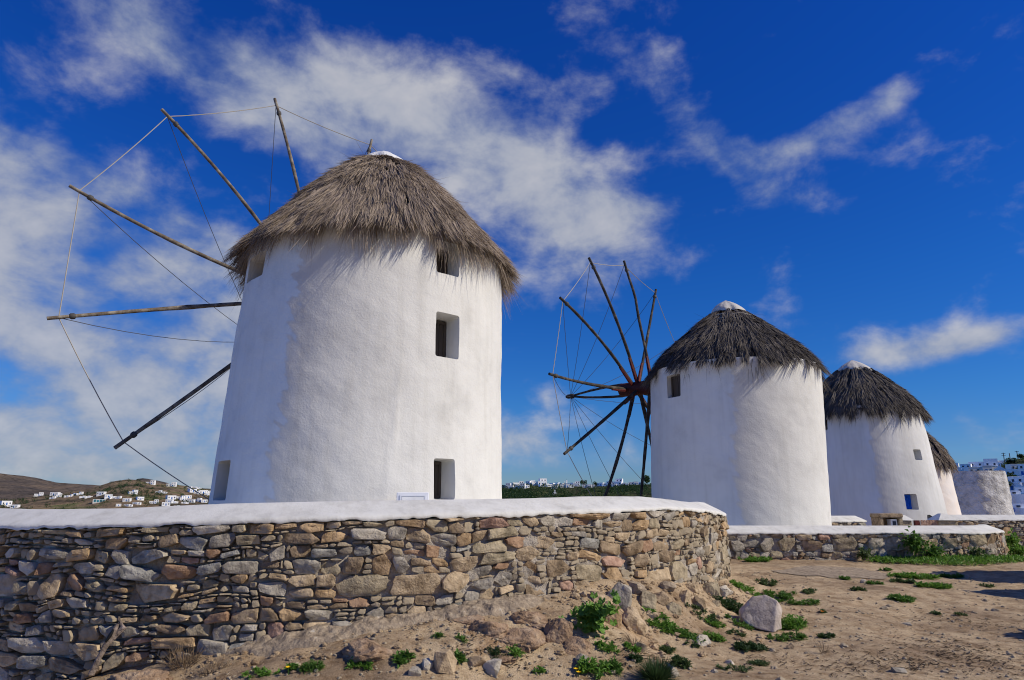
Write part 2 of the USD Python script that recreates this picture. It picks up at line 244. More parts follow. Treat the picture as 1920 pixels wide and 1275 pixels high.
# ------------------------------------------------------------------ the ground
C1 = np.array([-2.95, 14.2]); RHO = 6.9            # the near terrace is a round platform about the first mill
def on_circle(px, py, c, rho):
    """where the sight line to (px, py) meets a round wall: (bearing of the outward normal, z, distance)"""
    r = ray(px, py); h = np.hypot(r[0], r[1]); d = r[:2] / h; b = d @ c; q = b * b - c @ c + rho * rho
    s = b - math.sqrt(max(q, 0)); p = d * s - c
    return math.atan2(p[0], p[1]) % (2 * PI), EYE + r[2] / h * s, s
def polar(c, rho, phi): return np.stack([c[0] + rho * np.sin(phi), c[1] + rho * np.cos(phi)], -1)
def prof(pts, c, rho):
    a = sorted((on_circle(px, py, c, rho)[:2]) for px, py in pts); x, y = zip(*a); return np.array(x), np.array(y)
foot_px = [(0, 1296), (100, 1285), (200, 1264), (300, 1243), (400, 1216), (480, 1200), (560, 1188), (650, 1174), (735, 1163), (820, 1146), (900, 1136), (1000, 1122), (1080, 1098), (1160, 1075), (1240, 1078), (1300, 1085), (1345, 1085), (1356, 1080)]
FA, FZ = prof(foot_px, C1, RHO)
CA, CZ = prof([(0, 992), (200, 989), (400, 984), (640, 977), (960, 968), (1100, 963), (1250, 957), (1300, 959), (1345, 965), (1356, 969)], C1, RHO)
TA, TZ = prof([(0, 955), (200, 953), (400, 947), (640, 940), (960, 934), (1100, 931), (1200, 931), (1260, 936), (1296, 942)], C1, RHO - .33)
foot = lambda a: np.interp(a, FA, FZ)
cope = lambda a: np.interp(a, CA, CZ) + .012 * (noise(np.stack([a * 9, a * 0, a * 0], -1), 4) - .5)
top_ = lambda a: np.interp(a, TA, TZ) + .02 * (noise(np.stack([a * 6, a * 0, a * 0], -1), 5) - .5)

ctrl = [(1400, 1047, 17), (1550, 1049, 17), (1700, 1049, 17), (1860, 1047, 17), (1915, 1037, 21), (2300, 1036, 21), (1500, 1085, 13.2), (1700, 1095, 12.8), (1900, 1100, 13),
        (1500, 1150, 10), (1700, 1150, 10.2), (1900, 1150, 10.2), (1400, 1200, 8.6), (1600, 1220, 8.1), (1900, 1220, 8.2), (1100, 1275, 6.7), (1400, 1275, 6.8), (1900, 1275, 6.9),
        (900, 1275, 6.5), (700, 1275, 6.3), (500, 1275, 6.35), (650, 1238, 6.55), (800, 1232, 6.6), (1000, 1225, 7.0), (1200, 1195, 8.0), (1300, 1160, 8.8), (1420, 1125, 11),
        (900, 1190, 7.0), (750, 1200, 6.85), (1050, 1180, 7.35), (560, 1225, 6.8), (1130, 1150, 7.9), (1250, 1130, 8.7), (1330, 1118, 10.0), (300, 1275, 6.9), (100, 1330, 6.8)]
P = [at(*c) for c in ctrl]
for a in np.linspace(FA[0], FA[-1], 22): P.append([*polar(C1, RHO - .03, a), float(foot(a)) - .02])
for a in np.linspace(FA[0], FA[-1], 12): P.append([*polar(C1, 5.0, a), .7])
P += [[0, 0, 0], [0, -6, .05], [-6, 0, -.1], [7, 0, 0], [0, 4, .02], [4, 4, 0], [-4, 4.5, -.1], [-9, 5, -.35], [-12, 8, -.4], [14, 8, .1], [16, 14, .1], [20, 4, 0], [-12, 14, .3], [4.6, 13.5, .25], [5.2, 16, .28], [5, 11, .22],
      [0, 24, .5], [8, 24, .4], [16, 20, .12], [22, 24, .1], [26, 34, 0], [-14, 24, .2], [0, 40, 0], [30, 15, 0], [-20, 0, -.3], [0, -20, 0], [25, -10, 0]]
P = np.array(P)
rbf = RBFInterpolator(P[:, :2], P[:, 2], kernel='thin_plate_spline', smoothing=.002)
def ground_z(x, y, rough=True):
    x, y = np.broadcast_arrays(np.asarray(x, float), np.asarray(y, float)); sh = x.shape
    q = np.stack([x.ravel(), y.ravel()], 1); d = np.hypot(q[:, 0] - 2, q[:, 1] - 10)
    w = np.clip((34 - d) / 12, 0, 1); w = w * w * (3 - 2 * w)
    z = np.zeros(len(q)); n = w > 0
    z[n] = np.clip(rbf(q[n]), -1.0, 1.0) * w[n]
    far = np.clip((d - 60) / 120, 0, 1); z -= 22 * far * far * (3 - 2 * far)
    if rough:
        p3 = np.stack([q[:, 0], q[:, 1], q[:, 0] * 0], 1)
        near = np.clip((40 - d) / 20, 0, 1)
        bank = np.clip(1 - np.abs(np.hypot(q[:, 0] - C1[0], q[:, 1] - C1[1]) - RHO - .45) / .8, 0, 1) * np.clip((q[:, 1] < C1[1]) * 1.0, 0, 1)
        z += near * ((fbm(p3 * 1.1, 4, 3) - .5) * .10 + (fbm(p3 * 6, 3, 9) - .5) * .028) + bank * ((fbm(p3 * 2.6, 4, 21) - .5) * .16 + (fbm(p3 * 9, 3, 5) - .5) * .05)
    return z.reshape(sh)
def axis(lo, hi, step, far, grow=1.13):
    a = list(np.arange(lo, hi, step)); s = step
    while a[-1] < far: s *= grow; a.append(a[-1] + s)
    s = step
    while a[0] > -far: s *= grow; a.insert(0, a[0] - s)
    return np.array(a)
gx, gy = axis(-7.5, 10.5, .05, 6000), axis(5.2, 14.0, .045, 6000)
GX, GY = np.meshgrid(gx, gy); GZ = ground_z(GX, GY)
f = grid_faces(len(gy), len(gx))
obj('ground', T(np.stack([GX, GY, GZ], -1).reshape(-1, 3), f), 'dirt', smooth=True, kind='structure')
sea_y = -14.0
obj('sea', T([[-9000, -9000, sea_y], [9000, -9000, sea_y], [9000, 9000, sea_y], [-9000, 9000, sea_y]], [[0, 1, 2], [0, 2, 3]]), 'sea', kind='structure')

# ------------------------------------------------------------------ far hills
class Hill:
    def __init__(s, pts, dist, depth, rough, seed, low=-18):
        s.x = np.array([az_of(p, q) for p, q in pts]); s.e = np.array([math.atan2(ray(p, q)[2], np.hypot(*ray(p, q)[:2])) for p, q in pts])
        s.d, s.w, s.rough, s.seed, s.low = dist, depth, rough, seed, low
    def z(s, az, d):
        az, d = np.broadcast_arrays(az, d)
        crest = EYE + s.d * np.tan(np.interp(az, s.x, s.e)); t = np.clip(1 - np.abs(d - s.d) / s.w, 0, 1)
        t = np.where(d > s.d, t, t ** .8); p = np.stack([d * np.sin(az), d * np.cos(az), 0 * d], -1)
        return s.low + (crest - s.low) * (t * (2 - t) * .5 + t * .5) + s.rough * (fbm(p / (s.d * .06), 5, s.seed) - .5) * np.clip(t * 4, 0, 1)
    def mesh(s, a0, a1, na, nd):
        az = np.linspace(math.radians(a0), math.radians(a1), na); d = s.d + np.r_[np.linspace(-s.w, 0, nd), np.linspace(0, s.w, nd // 2)[1:]]
        D, A = np.meshgrid(d, az, indexing='ij'); z = s.z(A, D)
        return T(np.stack([D * np.sin(A), D * np.cos(A), z], -1).reshape(-1, 3), grid_faces(len(d), na)[:, ::-1])
    def hit(s, px, py):
        r = ray(px, py); h = np.hypot(r[0], r[1]); a = math.atan2(r[0], r[1]); d = np.linspace(s.d - s.w * .98, s.d + s.w * .2, 900)
        gap = s.z(np.full_like(d, a), d) - (EYE + r[2] / h * d); k = np.argmax(gap > 0) if (gap > 0).any() else np.argmax(gap[:750])
        return np.array([d[k] * math.sin(a), d[k] * math.cos(a), s.z(np.array(a), np.array(d[k]))[()]]), d[k]
h_far = Hill([(-900, 885), (-400, 880), (-200, 884), (0, 889), (60, 894), (110, 904), (165, 908), (215, 909), (245, 903), (262, 897), (290, 902), (340, 914), (420, 922), (700, 926), (1300, 928), (2000, 922), (3000, 915)], 2300, 900, 26, 2)
h_dome = Hill([(-900, 940), (-300, 936), (-60, 934), (20, 936), (60, 930), (110, 923), (160, 917), (195, 908), (215, 902), (240, 898), (262, 899), (285, 905), (330, 908), (390, 917), (500, 925), (700, 934), (900, 940)], 1000, 420, 7, 7)
h_mid = Hill([(500, 945), (700, 935), (860, 917), (945, 911), (1000, 909), (1100, 912), (1220, 909), (1300, 907), (1450, 915), (1600, 935), (1800, 950)], 560, 240, 3, 11)
h_right = Hill([(1250, 950), (1500, 935), (1650, 912), (1790, 892), (1830, 885), (1880, 872), (1920, 858), (2000, 840), (2150, 815), (2500, 800), (3200, 830)], 250, 150, 2.5, 17, low=-10)
obj('far_mountain', h_far.mesh(-65, 65, 420, 60), 'hill_far', smooth=True, kind='structure')
obj('hill', h_dome.mesh(-62, 2, 380, 90), 'hill_brown', smooth=True, kind='structure')
obj('hill', h_mid.mesh(-18, 40, 260, 60), 'hill_green', smooth=True, kind='structure')
obj('hill', h_right.mesh(12, 75, 240, 70), 'hill_green', smooth=True, kind='structure')

# ------------------------------------------------------------------ windmills
def solid(axis, rad, z0, z1, nphi, nz, amp, seed, cracks=()):
    zz = np.linspace(z0, z1, nz); ph = np.arange(nphi) * 2 * PI / nphi
    Z, A = np.meshgrid(zz, ph, indexing='ij'); r0 = rad(Z)
    p = np.stack([r0 * np.sin(A), r0 * np.cos(A), Z], -1)
    r = r0 + amp * ((fbm(p * .75, 3, seed) - .5) * 1.6 + (fbm(p * 2.6, 3, seed + 9) - .5) * .55 + (fbm(p * 8, 3, seed + 5) - .5) * .22)
    for a, zc, h, dep in cracks:
        da = (A - a - .02 * (fbm(np.stack([Z * 1.3, Z * 0, Z * 0], -1), 3, 3) - .5) + PI) % (2 * PI) - PI
        r += dep * np.exp(-(da * rad(zc) / .05) ** 2) * np.clip(1 - np.abs(Z - zc) / h, 0, 1) * (.4 + fbm(p * 3, 3, 8))
    cx, cy = axis(Z)
    v = np.stack([cx + r * np.sin(A), cy + r * np.cos(A), Z], -1).reshape(-1, 3)
    f = grid_faces(nz, nphi, True)[:, ::-1]; n = len(v)
    v = np.vstack([v, [*axis(z0), z0], [*axis(z1), z1]]); k = np.arange(nphi); k2 = (k + 1) % nphi; e = (nz - 1) * nphi
    return T(v, np.vstack([f, np.stack([np.full(nphi, n), k, k2], 1), np.stack([np.full(nphi, n + 1), e + k2, e + k], 1)]))

def strands(roots, dirs, outs, length, width, bend, rng, segs=3):
    """tapered straw blades: roots (n,3), along dirs, surface normal outs"""
    n = len(roots); side = np.cross(dirs, outs); side /= np.linalg.norm(side, axis=1, keepdims=True) + 1e-9
    tw = rng.uniform(-.9, .9, n)[:, None]; side = side * np.cos(tw) + outs * np.sin(tw)
    v = np.zeros((n, segs * 2 + 1, 3))
    for k in range(segs):
        t = k / segs
        c = roots + dirs * (length * t)[:, None] + outs * (bend * t * t * length)[:, None]
        w = (width * (1 - .45 * t))[:, None] * .5
        v[:, 2 * k], v[:, 2 * k + 1] = c - side * w, c + side * w
    v[:, -1] = roots + dirs * length[:, None] + outs * (bend * length)[:, None]
    q = []
    for k in range(segs - 1): q += [[2 * k, 2 * k + 1, 2 * k + 3], [2 * k, 2 * k + 3, 2 * k + 2]]
    q.append([2 * segs - 2, 2 * segs - 1, 2 * segs])
    f = (np.array(q)[None] + (np.arange(n) * (2 * segs + 1))[:, None, None]).reshape(-1, 3)
    return v.reshape(-1, 3), f

def thatch(axis_xy, profile, n, fringe, seed, length, width, shag, hang, tufts=0):
    """straw laid down a roof of revolution: profile = [(r, z) ...] from the top to the eave"""
    rng = np.random.default_rng(seed); pr = np.array(profile, float)
    seg = np.hypot(*np.diff(pr, axis=0).T); s = np.r_[0, np.cumsum(seg)]; S = s[-1]
    R = lambda t: np.interp(t, s, pr[:, 0]); Zf = lambda t: np.interp(t, s, pr[:, 1])
    # area-weighted rows
    tt = np.linspace(0, S, 400); w = R(tt); cw = np.cumsum(w) / w.sum()
    nb = n // 26; tb = np.interp(rng.random(nb), cw, tt); ab = rng.random(nb) * 2 * PI; wb = rng.integers(0, nb, n)
    t = np.clip(tb[wb] + rng.normal(0, .09, n), .02, S); a = ab[wb] + rng.normal(0, .034, n) / np.maximum(R(t), .25); lift = rng.uniform(-.01, .055, nb)[wb]; lean = rng.normal(0, .10, nb)[wb]
    def frame(t, a, drop=0.):
        e = .12; dr = R(np.minimum(t + e, S)) - R(np.maximum(t - e, 0)); dz = Zf(np.minimum(t + e, S)) - Zf(np.maximum(t - e, 0))
        l = np.hypot(dr, dz); dr, dz = dr / l, dz / l
        rad = np.stack([np.sin(a), np.cos(a), 0 * a], -1)
        d = rad * dr[:, None] + np.array([0, 0, 1.0]) * dz[:, None]; o = rad * (-dz)[:, None] + np.array([0, 0, 1.0]) * dr[:, None]
        return rad, d, o
    rad, d, o = frame(t, a)
    p3 = np.stack([R(t) * np.sin(a), R(t) * np.cos(a), Zf(t)], -1)
    lump = (fbm(p3 * 2.2, 3, seed) - .5)
    roots = rad * R(t)[:, None] + np.array([0, 0, 1.0]) * Zf(t)[:, None] + o * (rng.uniform(-.015, .02, n) + lift + lump * shag)[:, None]
    tang = np.stack([np.cos(a), -np.sin(a), 0 * a], -1)
    sw = (noise(p3 * 3.1, seed + 3) - .5) * .9 * shag * 6 + lean + rng.normal(0, .06, n)
    d = d + tang * sw[:, None] + np.array([0, 0, -1.0]) * .05; d /= np.linalg.norm(d, axis=1, keepdims=True)
    v1, f1 = strands(roots, d, o, length * rng.uniform(.6, 1.25, n), width * rng.uniform(.6, 1.4, n), rng.normal(.05, .06, n) + .02, rng)
    # eave fringe, hanging in tufts
    m = fringe; a = rng.random(m) * 2 * PI; tl = np.ones(m)
    if tufts:
        w = rng.integers(0, tufts * 2, m); a = np.where(rng.random(m) < .75, (rng.random(tufts * 2) * 2 * PI)[w] + rng.normal(0, .5 / tufts, m), a); tl = rng.uniform(.15, 1.55, tufts * 2)[w]
    t = S - rng.random(m) ** 1.5 * .55
    rad, d, o = frame(t, a); tang = np.stack([np.cos(a), -np.sin(a), 0 * a], -1)
    tuft = noise(np.stack([np.sin(a) * 9, np.cos(a) * 9, a * 0], -1), seed + 7) + .5 * noise(np.stack([np.sin(a) * 23, np.cos(a) * 23, a * 0], -1), seed + 8)
    p3 = np.stack([np.sin(a) * 12, np.cos(a) * 12, a * 0], -1)
    roots = rad * R(t)[:, None] + np.array([0, 0, 1.0]) * Zf(t)[:, None] + o * rng.uniform(-.10, .05, m)[:, None]
    d = d * .55 + np.array([0, 0, -1.0]) * (.45 + .2 * rng.random(m))[:, None] + rad * rng.normal(0, .10, m)[:, None] + tang * (rng.normal(0, .12, m) + (noise(p3, seed + 5) - .5) * shag * 5)[:, None]
    d /= np.linalg.norm(d, axis=1, keepdims=True)
    v2, f2 = strands(roots, d, o, hang * tl * (.25 + tuft * .75) * (.3 + 1.1 * rng.random(m) ** 1.6), width * rng.uniform(.4, .9, m), rng.normal(0, .08, m), rng)
    # a few stray straws sticking out
    k = max(20, n // 260); a = rng.random(k) * 2 * PI; t = rng.random(k) * S; rad, d, o = frame(t, a)
    d = d + o * rng.uniform(.2, .7, k)[:, None] + rng.normal(0, .25, (k, 3)); d /= np.linalg.norm(d, axis=1, keepdims=True)
    v3, f3 = strands(rad * R(t)[:, None] + np.array([0, 0, 1.0]) * Zf(t)[:, None], d, o, length * rng.uniform(.5, 1.1, k), np.full(k, width * .45), rng.normal(0, .1, k), rng)
    v = joined([(v1, f1), (v2, f2), (v3, f3)]); v.apply_translation((*axis_xy, 0))
    # bed of packed straw under it
    q = 96; ph = np.arange(q) * 2 * PI / q; pp = np.vstack([[0.02, pr[0, 1]], pr, [pr[-1, 0] - .25, pr[-1, 1] - .03]])
    Rr, Aa = np.meshgrid(pp[:, 0] - .04, ph, indexing='ij'); Zz = np.repeat(pp[:, 1][:, None] - .05, q, 1)
    bed = T(np.stack([axis_xy[0] + np.maximum(Rr, .01) * np.sin(Aa), axis_xy[1] + np.maximum(Rr, .01) * np.cos(Aa), Zz], -1).reshape(-1, 3), grid_faces(len(pp), q, True))
    return v, bed

def niche_window(cyl, axis, rad, pxs, depth, path, shutter, cutters, splay=.9, shut_frac=1.0):
    x0, y0, x1, y1 = pxs
    ym, xm = (y0 + y1) / 2, (x0 + x1) / 2; zc = 3.0
    for _ in range(6):
        c = np.array(axis(zc)); A, zc, _d = on_circle(xm, ym, c, float(rad(zc)))
    a0 = on_circle(x0, ym, c, float(rad(zc)))[0]; a1 = on_circle(x1, ym, c, float(rad(zc)))[0]
    zt = on_circle(xm, y0, c, float(rad(zc)))[1]; zb = on_circle(xm, y1, c, float(rad(zc)))[1]
    A = (a0 + a1) / 2; w = 2 * float(rad(zc)) * math.sin(abs(a1 - a0) / 2); h = zt - zb; zc = (zt + zb) / 2
    n = np.array([math.sin(A), math.cos(A), 0]); t = np.array([math.cos(A), -math.sin(A), 0]); o = np.array([*axis(zc), zc]) + n * float(rad(zc))
    cs = manifold3d.CrossSection.square((w - .08, h - .08), True).offset(.04, manifold3d.JoinType.Round, 2.0, 12)
    cut = cs.extrude(depth + .3, 1, 0, (1 / splay, 1 / splay))            # z of the extrusion runs outward
    R = np.column_stack([t, [0, 0, 1.0], n, o - n * depth])
    if np.linalg.det(R[:, :3]) < 0: R[:, 0] *= -1
    cutters.append(cut.transform(R.astype(np.float32)))
    # plank shutter set at the back of the niche, with its frame
    local = lambda b: b.apply_transform(np.vstack([R, [0, 0, 0, 1]]))
    ww, hh = w * splay + .04, h * splay + .04
    if shutter:
        fr = cat([box(-ww / 2, -ww / 2 + .05, -hh / 2, hh / 2, .002, .05), box(ww / 2 - .05, ww / 2, -hh / 2, hh / 2, .002, .05), box(-ww / 2 + .05, ww / 2 - .05, hh / 2 - .05, hh / 2, .003, .048), box(-ww / 2 + .05, ww / 2 - .05, -hh / 2, -hh / 2 + .05, .003, .048)])
        fp = obj('window', local(fr), shutter, path)
        k = 4
        for i in range(k):
            x_a, x_b = -ww / 2 + .05 + (ww - .1) * i / k, -ww / 2 + .05 + (ww - .1) * (i + 1) / k
            obj('plank', local(box(x_a + .004, x_b - .004, -hh / 2 + .05, hh / 2 - .05, .003, .022 + .006 * (i % 2))), shutter, str(fp.GetPath()))
    return A, zc

def pole_line(a, b, bow, n=10, kink=0):
    t = np.linspace(0, 1, n)[:, None]; return a + (b - a) * t + bow * (4 * t * (1 - t)) 
def sagged(a, b, sag, n=9):
    t = np.linspace(0, 1, n)[:, None]; p = a + (b - a) * t; p[:, 2:] -= sag * 4 * t * (1 - t); return p

def wheel(path, H, az, tilt, R, phase, L, tips_px, offs, wood, hubmat, sleeve, rp, seed, bows, fore, back):
    rng = np.random.default_rng(seed)
    n = np.array([math.sin(az) * math.cos(tilt), math.cos(az) * math.cos(tilt), math.sin(tilt)]); u = np.array([math.cos(az), -math.sin(az), 0]); v = np.cross(u, n); v *= np.sign(v[2])
    tips = []
    for k in range(12):
        th = phase - k * 2 * PI / 12
        P = H + R * (math.cos(th) * u + math.sin(th) * v)
        if k in tips_px:
            r = ray(*tips_px[k]); e = np.array([0, 0, EYE]); P = e + r * (((H - e) @ n) / (r @ n))
        tips.append(P)
    ax = [H - n * back, H - n * .5, H + n * .35]
    obj('axle', tube(np.array(ax), [.15, .17, .19], 14), hubmat, path, smooth=40)
    obj('hub', tube(np.array([H - n * .95, H - n * .9, H + n * .3, H + n * .36]), [.2, .235, .235, .2], 16), hubmat, path, smooth=40)
    bow = H + n * L
    for s in fore: obj('bowsprit', tube(pole_line(H + n * .3 + v * s, bow, v * s * .2, 6), np.linspace(rp * .85, rp * .7, 6), 8), wood, path, smooth=40)
    obj('bowsprit_knot', tube(np.array([bow - n * .18, bow - n * .1, bow + n * .12, bow + n * .2]), [.05, .085, .08, .04], 10), wood, path, smooth=40)
    for k in range(12):
        b = H + n * offs.get(k, -.3); d = tips[k] - b; dl = np.linalg.norm(d); dd = d / dl
        end = tips[k] + dd * .0
        side = np.cross(dd, n); bw = bows.get(k, (rng.normal(0, .05), rng.normal(0, .05)))
        pts = pole_line(b, end, side * bw[0] + n * bw[1], 14)
        if len(bw) > 2: pts = pts + (side * bw[2])[None] * np.exp(-((np.linspace(0, 1, 14) - .72) / .12) ** 2)[:, None]
        rr = np.linspace(rp * 1.1, rp * .78, 14) * (1 + .06 * rng.normal(size=14))
        pole = obj('pole', tube(pts, rr, 8), wood, path, smooth=50)
        q = pts[-2]; obj('binding', tube(np.array([q - dd * .05, q - dd * .03, q + dd * .03, q + dd * .06]), [rp * .9, rp * 1.25, rp * 1.3, rp * .9], 8), 'rope_dark', str(pole.GetPath()), smooth=40)
        if sleeve:
            s0 = pts[1] + side * rp * .9; s1 = pts[3] + side * rp * .9
            obj('wedge', tube(np.array([pts[0], s0, s1]), [rp * 1.15, rp * 1.15, rp * .85], 6), sleeve, str(pole.GetPath()), smooth=30)
    ext = lambda k: tips[k] + (H - tips[k]) * .035
    for k in range(12):
        obj('rim_rope', tube(sagged(ext(k), ext((k + 1) % 12), .05), .011, 5, False), 'rope', path)
        obj('stay_rope', tube(sagged(ext(k), bow, .12 + .1 * rng.random()), .008, 5, False), 'rope_dark', path)
    return tips

def mill(name, lab, axis, rad, z0, z1, nphi, nz, amp, seed, wall_mat, cracks=(), windows=(), roof=None, cap=None):
    path = thing(name, (0, 0, 0), label=lab, category='windmill', group='round white windmills in a row')
    s = to_man(solid(axis, rad, z0, z1, nphi, nz, amp, seed, cracks)); cutters = []
    for pxs, dep, sh in windows: niche_window(s, axis, rad, pxs, dep, path, sh, cutters)
    if cutters: s = s - manifold3d.Manifold.batch_boolean(cutters, manifold3d.OpType.Add)
    obj('wall', from_man(s), wall_mat, path, smooth=35)
    if roof:
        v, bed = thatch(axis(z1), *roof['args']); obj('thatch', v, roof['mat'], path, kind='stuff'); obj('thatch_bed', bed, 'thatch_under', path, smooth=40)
    if cap:
        (r0, z0c, z1c, pw, m, lean) = cap; q, rws = 48, 10
        t = np.linspace(0, 1, rws)[:, None]; A = (np.arange(q) * 2 * PI / q)[None]
        fold = 1 + .05 * np.sin(A * 7 + 1) * (1 - t) + .035 * np.sin(A * 13)
        r = r0 * (1 - t ** pw) * fold + .01; z = z0c + (z1c - z0c) * t + 0 * A + .02 * np.sin(A * 5) * (1 - t)
        cx, cy = axis(z1); v = np.stack([cx + lean * t + r * np.sin(A), cy + r * np.cos(A), z], -1).reshape(-1, 3)
        obj('roof_cap', T(v, grid_faces(rws, q, True)[:, ::-1]), m, path, smooth=60)
    return path

lin = lambda z0, a, z1, b: (lambda z: np.interp(z, [z0, z1], [a, b]))
ax1 = lambda z: (np.interp(z, [1.6, 6.2, 9.3], [-3.03, -2.89, -2.98]), np.interp(z, [0, 9], [14.18, 14.2]))
r1 = lambda z: np.interp(z, [1.0, 1.63, 3.07, 4.82, 6.6], [2.85, 2.82, 2.76, 2.72, 2.64])
W = 'shutter_wood'
p1 = mill('windmill', 'largest and nearest white windmill with tan thatch and three niche windows', ax1, r1, 1.1, 6.6, 380, 170, .036, 31, 'limewash', cracks=((math.radians(158), 3.0, 1.3, .016), (math.radians(160), 2.2, .8, .012)),
          windows=[((820, 455, 860, 513), .42, W), ((818, 590, 860, 668), .45, W), ((815, 862, 852, 935), .45, W), ((404, 866, 427, 936), .4, W), ((468, 478, 494, 520), .4, W)],
          roof={'args': ([(.5, 8.94), (.75, 8.8), (1.12, 8.48), (1.55, 8.05), (1.98, 7.52), (2.4, 7.02), (2.72, 6.62)], 62000, 12000, 5, .56, .0135, .05, .74), 'mat': 'thatch_tan'}, cap=(.54, 8.96, 9.36, 1.5, 'canvas_white', .0))
H1 = np.array([-5.056, 16.89, 6.577])
T1 = {11: (215, 840), 0: (88, 597), 1: (130, 348), 2: (303, 205), 3: (515, 185), 4: (697, 262)}
wheel(p1, H1, -.677, -.086, 5.716, 3.379, 3.786, T1, {k: -.3 + .15 * (k % 3) for k in range(12)}, 'old_wood', 'dark_wood', None, .05, 3, {1: (.18, .0), 2: (-.2, 0), 0: (-.03, 0), 11: (0.03, 0), 3: (-.1, 0)}, (0.0,), 3.4)

ax2 = lambda z: (np.interp(z, [.97, 5.3, 7.8], [6.66, 6.82, 6.84]), 20.93 + 0 * np.asarray(z))
r2 = lambda z: np.interp(z, [.5, 5.6], [2.49, 2.51])
p2 = mill('windmill', 'second white windmill with dark thatch and twelve-poled wheel with red wedges', ax2, r2, .7, 5.5, 300, 120, .032, 57, 'limewash',
          windows=[((1251, 703, 1275, 744), .22, W)],
          roof={'args': ([(.5, 7.42), (.9, 7.08), (1.4, 6.64), (1.9, 6.2), (2.22, 5.86), (2.43, 5.57)], 30000, 12000, 8, .55, .018, .09, .5, 38), 'mat': 'thatch_dark'}, cap=(.52, 7.40, 7.84, 1.9, 'canvas', -.06))
H2 = np.array([4.012, 23.144, 5.355])
T2 = {0: (1030, 701), 1: (1050, 558), 2: (1104, 483), 3: (1170, 489), 4: (1230, 543), 5: (1268, 640), 11: (1058, 851)}
wheel(p2, H2, -.895, -.003, 4.672, 3.159, 2.425, T2, {0: 0., 1: -.2, 2: -.35, 3: -.85, 4: -.3, 5: -.5, 6: 0., 7: -.2, 8: -.35, 9: -.75, 10: -.15, 11: -.35}, 'dark_wood', 'dark_red', 'red_paint', .053, 6,
      {2: (-.22, 0), 1: (-.2, 0), 3: (-.12, 0, -.14), 9: (.05, 0)}, (.2, -.2), 3.2)

ax3 = lambda z: (np.interp(z, [1, 8], [14.03, 13.85]), 27.55 + 0 * np.asarray(z))
r3 = lambda z: np.interp(z, [.5, 1.2, 5.4], [2.5, 2.46, 2.12])
p3 = mill('windmill', 'third white windmill with dark shaggy thatch and a blue shuttered window', ax3, r3, .8, 5.15, 240, 100, .03, 71, 'limewash_far',
          windows=[((1698, 927, 1720, 955), .4, 'shutter_blue'), ((1714, 843, 1727, 862), .35, None), ((1541, 786, 1551, 806), .3, W)],
          roof={'args': ([(.62, 6.85), (1.0, 6.48), (1.5, 6.0), (1.9, 5.55), (2.12, 5.22), (2.2, 5.06)], 20000, 11000, 12, .55, .022, .10, .55, 34), 'mat': 'thatch_dark'}, cap=(.66, 6.80, 7.28, 1.6, 'canvas', -.03))
ax4 = lambda z: (22.7 + 0 * np.asarray(z), 40.0 + 0 * np.asarray(z))
p4 = mill('windmill', 'peach tinted windmill half hidden behind the third mill, thatch hanging low', ax4, lambda z: np.interp(z, [.5, 3.7], [2.27, 1.98]), .3, 3.75, 160, 60, .05, 83, 'limewash_peach',
          roof={'args': ([(.4, 6.0), (.8, 5.75), (1.2, 5.35), (1.7, 4.75), (2.05, 4.1), (2.22, 3.6)], 9000, 5000, 17, .6, .026, .08, .55, 50), 'mat': 'thatch_brown'}, cap=(.5, 5.85, 6.3, 1.3, 'canvas', 0))
ax5 = lambda z: (29.5 + 0 * np.asarray(z), 45.2 + 0 * np.asarray(z))
s5 = obj('mill_stump', solid(ax5, lambda z: np.interp(z, [.5, 3.55], [2.09, 1.9]), .2, 3.55, 160, 60, .12, 97), 'render_grey', smooth=35,
         label='roofless round mill stump of rough grey whitewashed masonry', category='ruined mill')

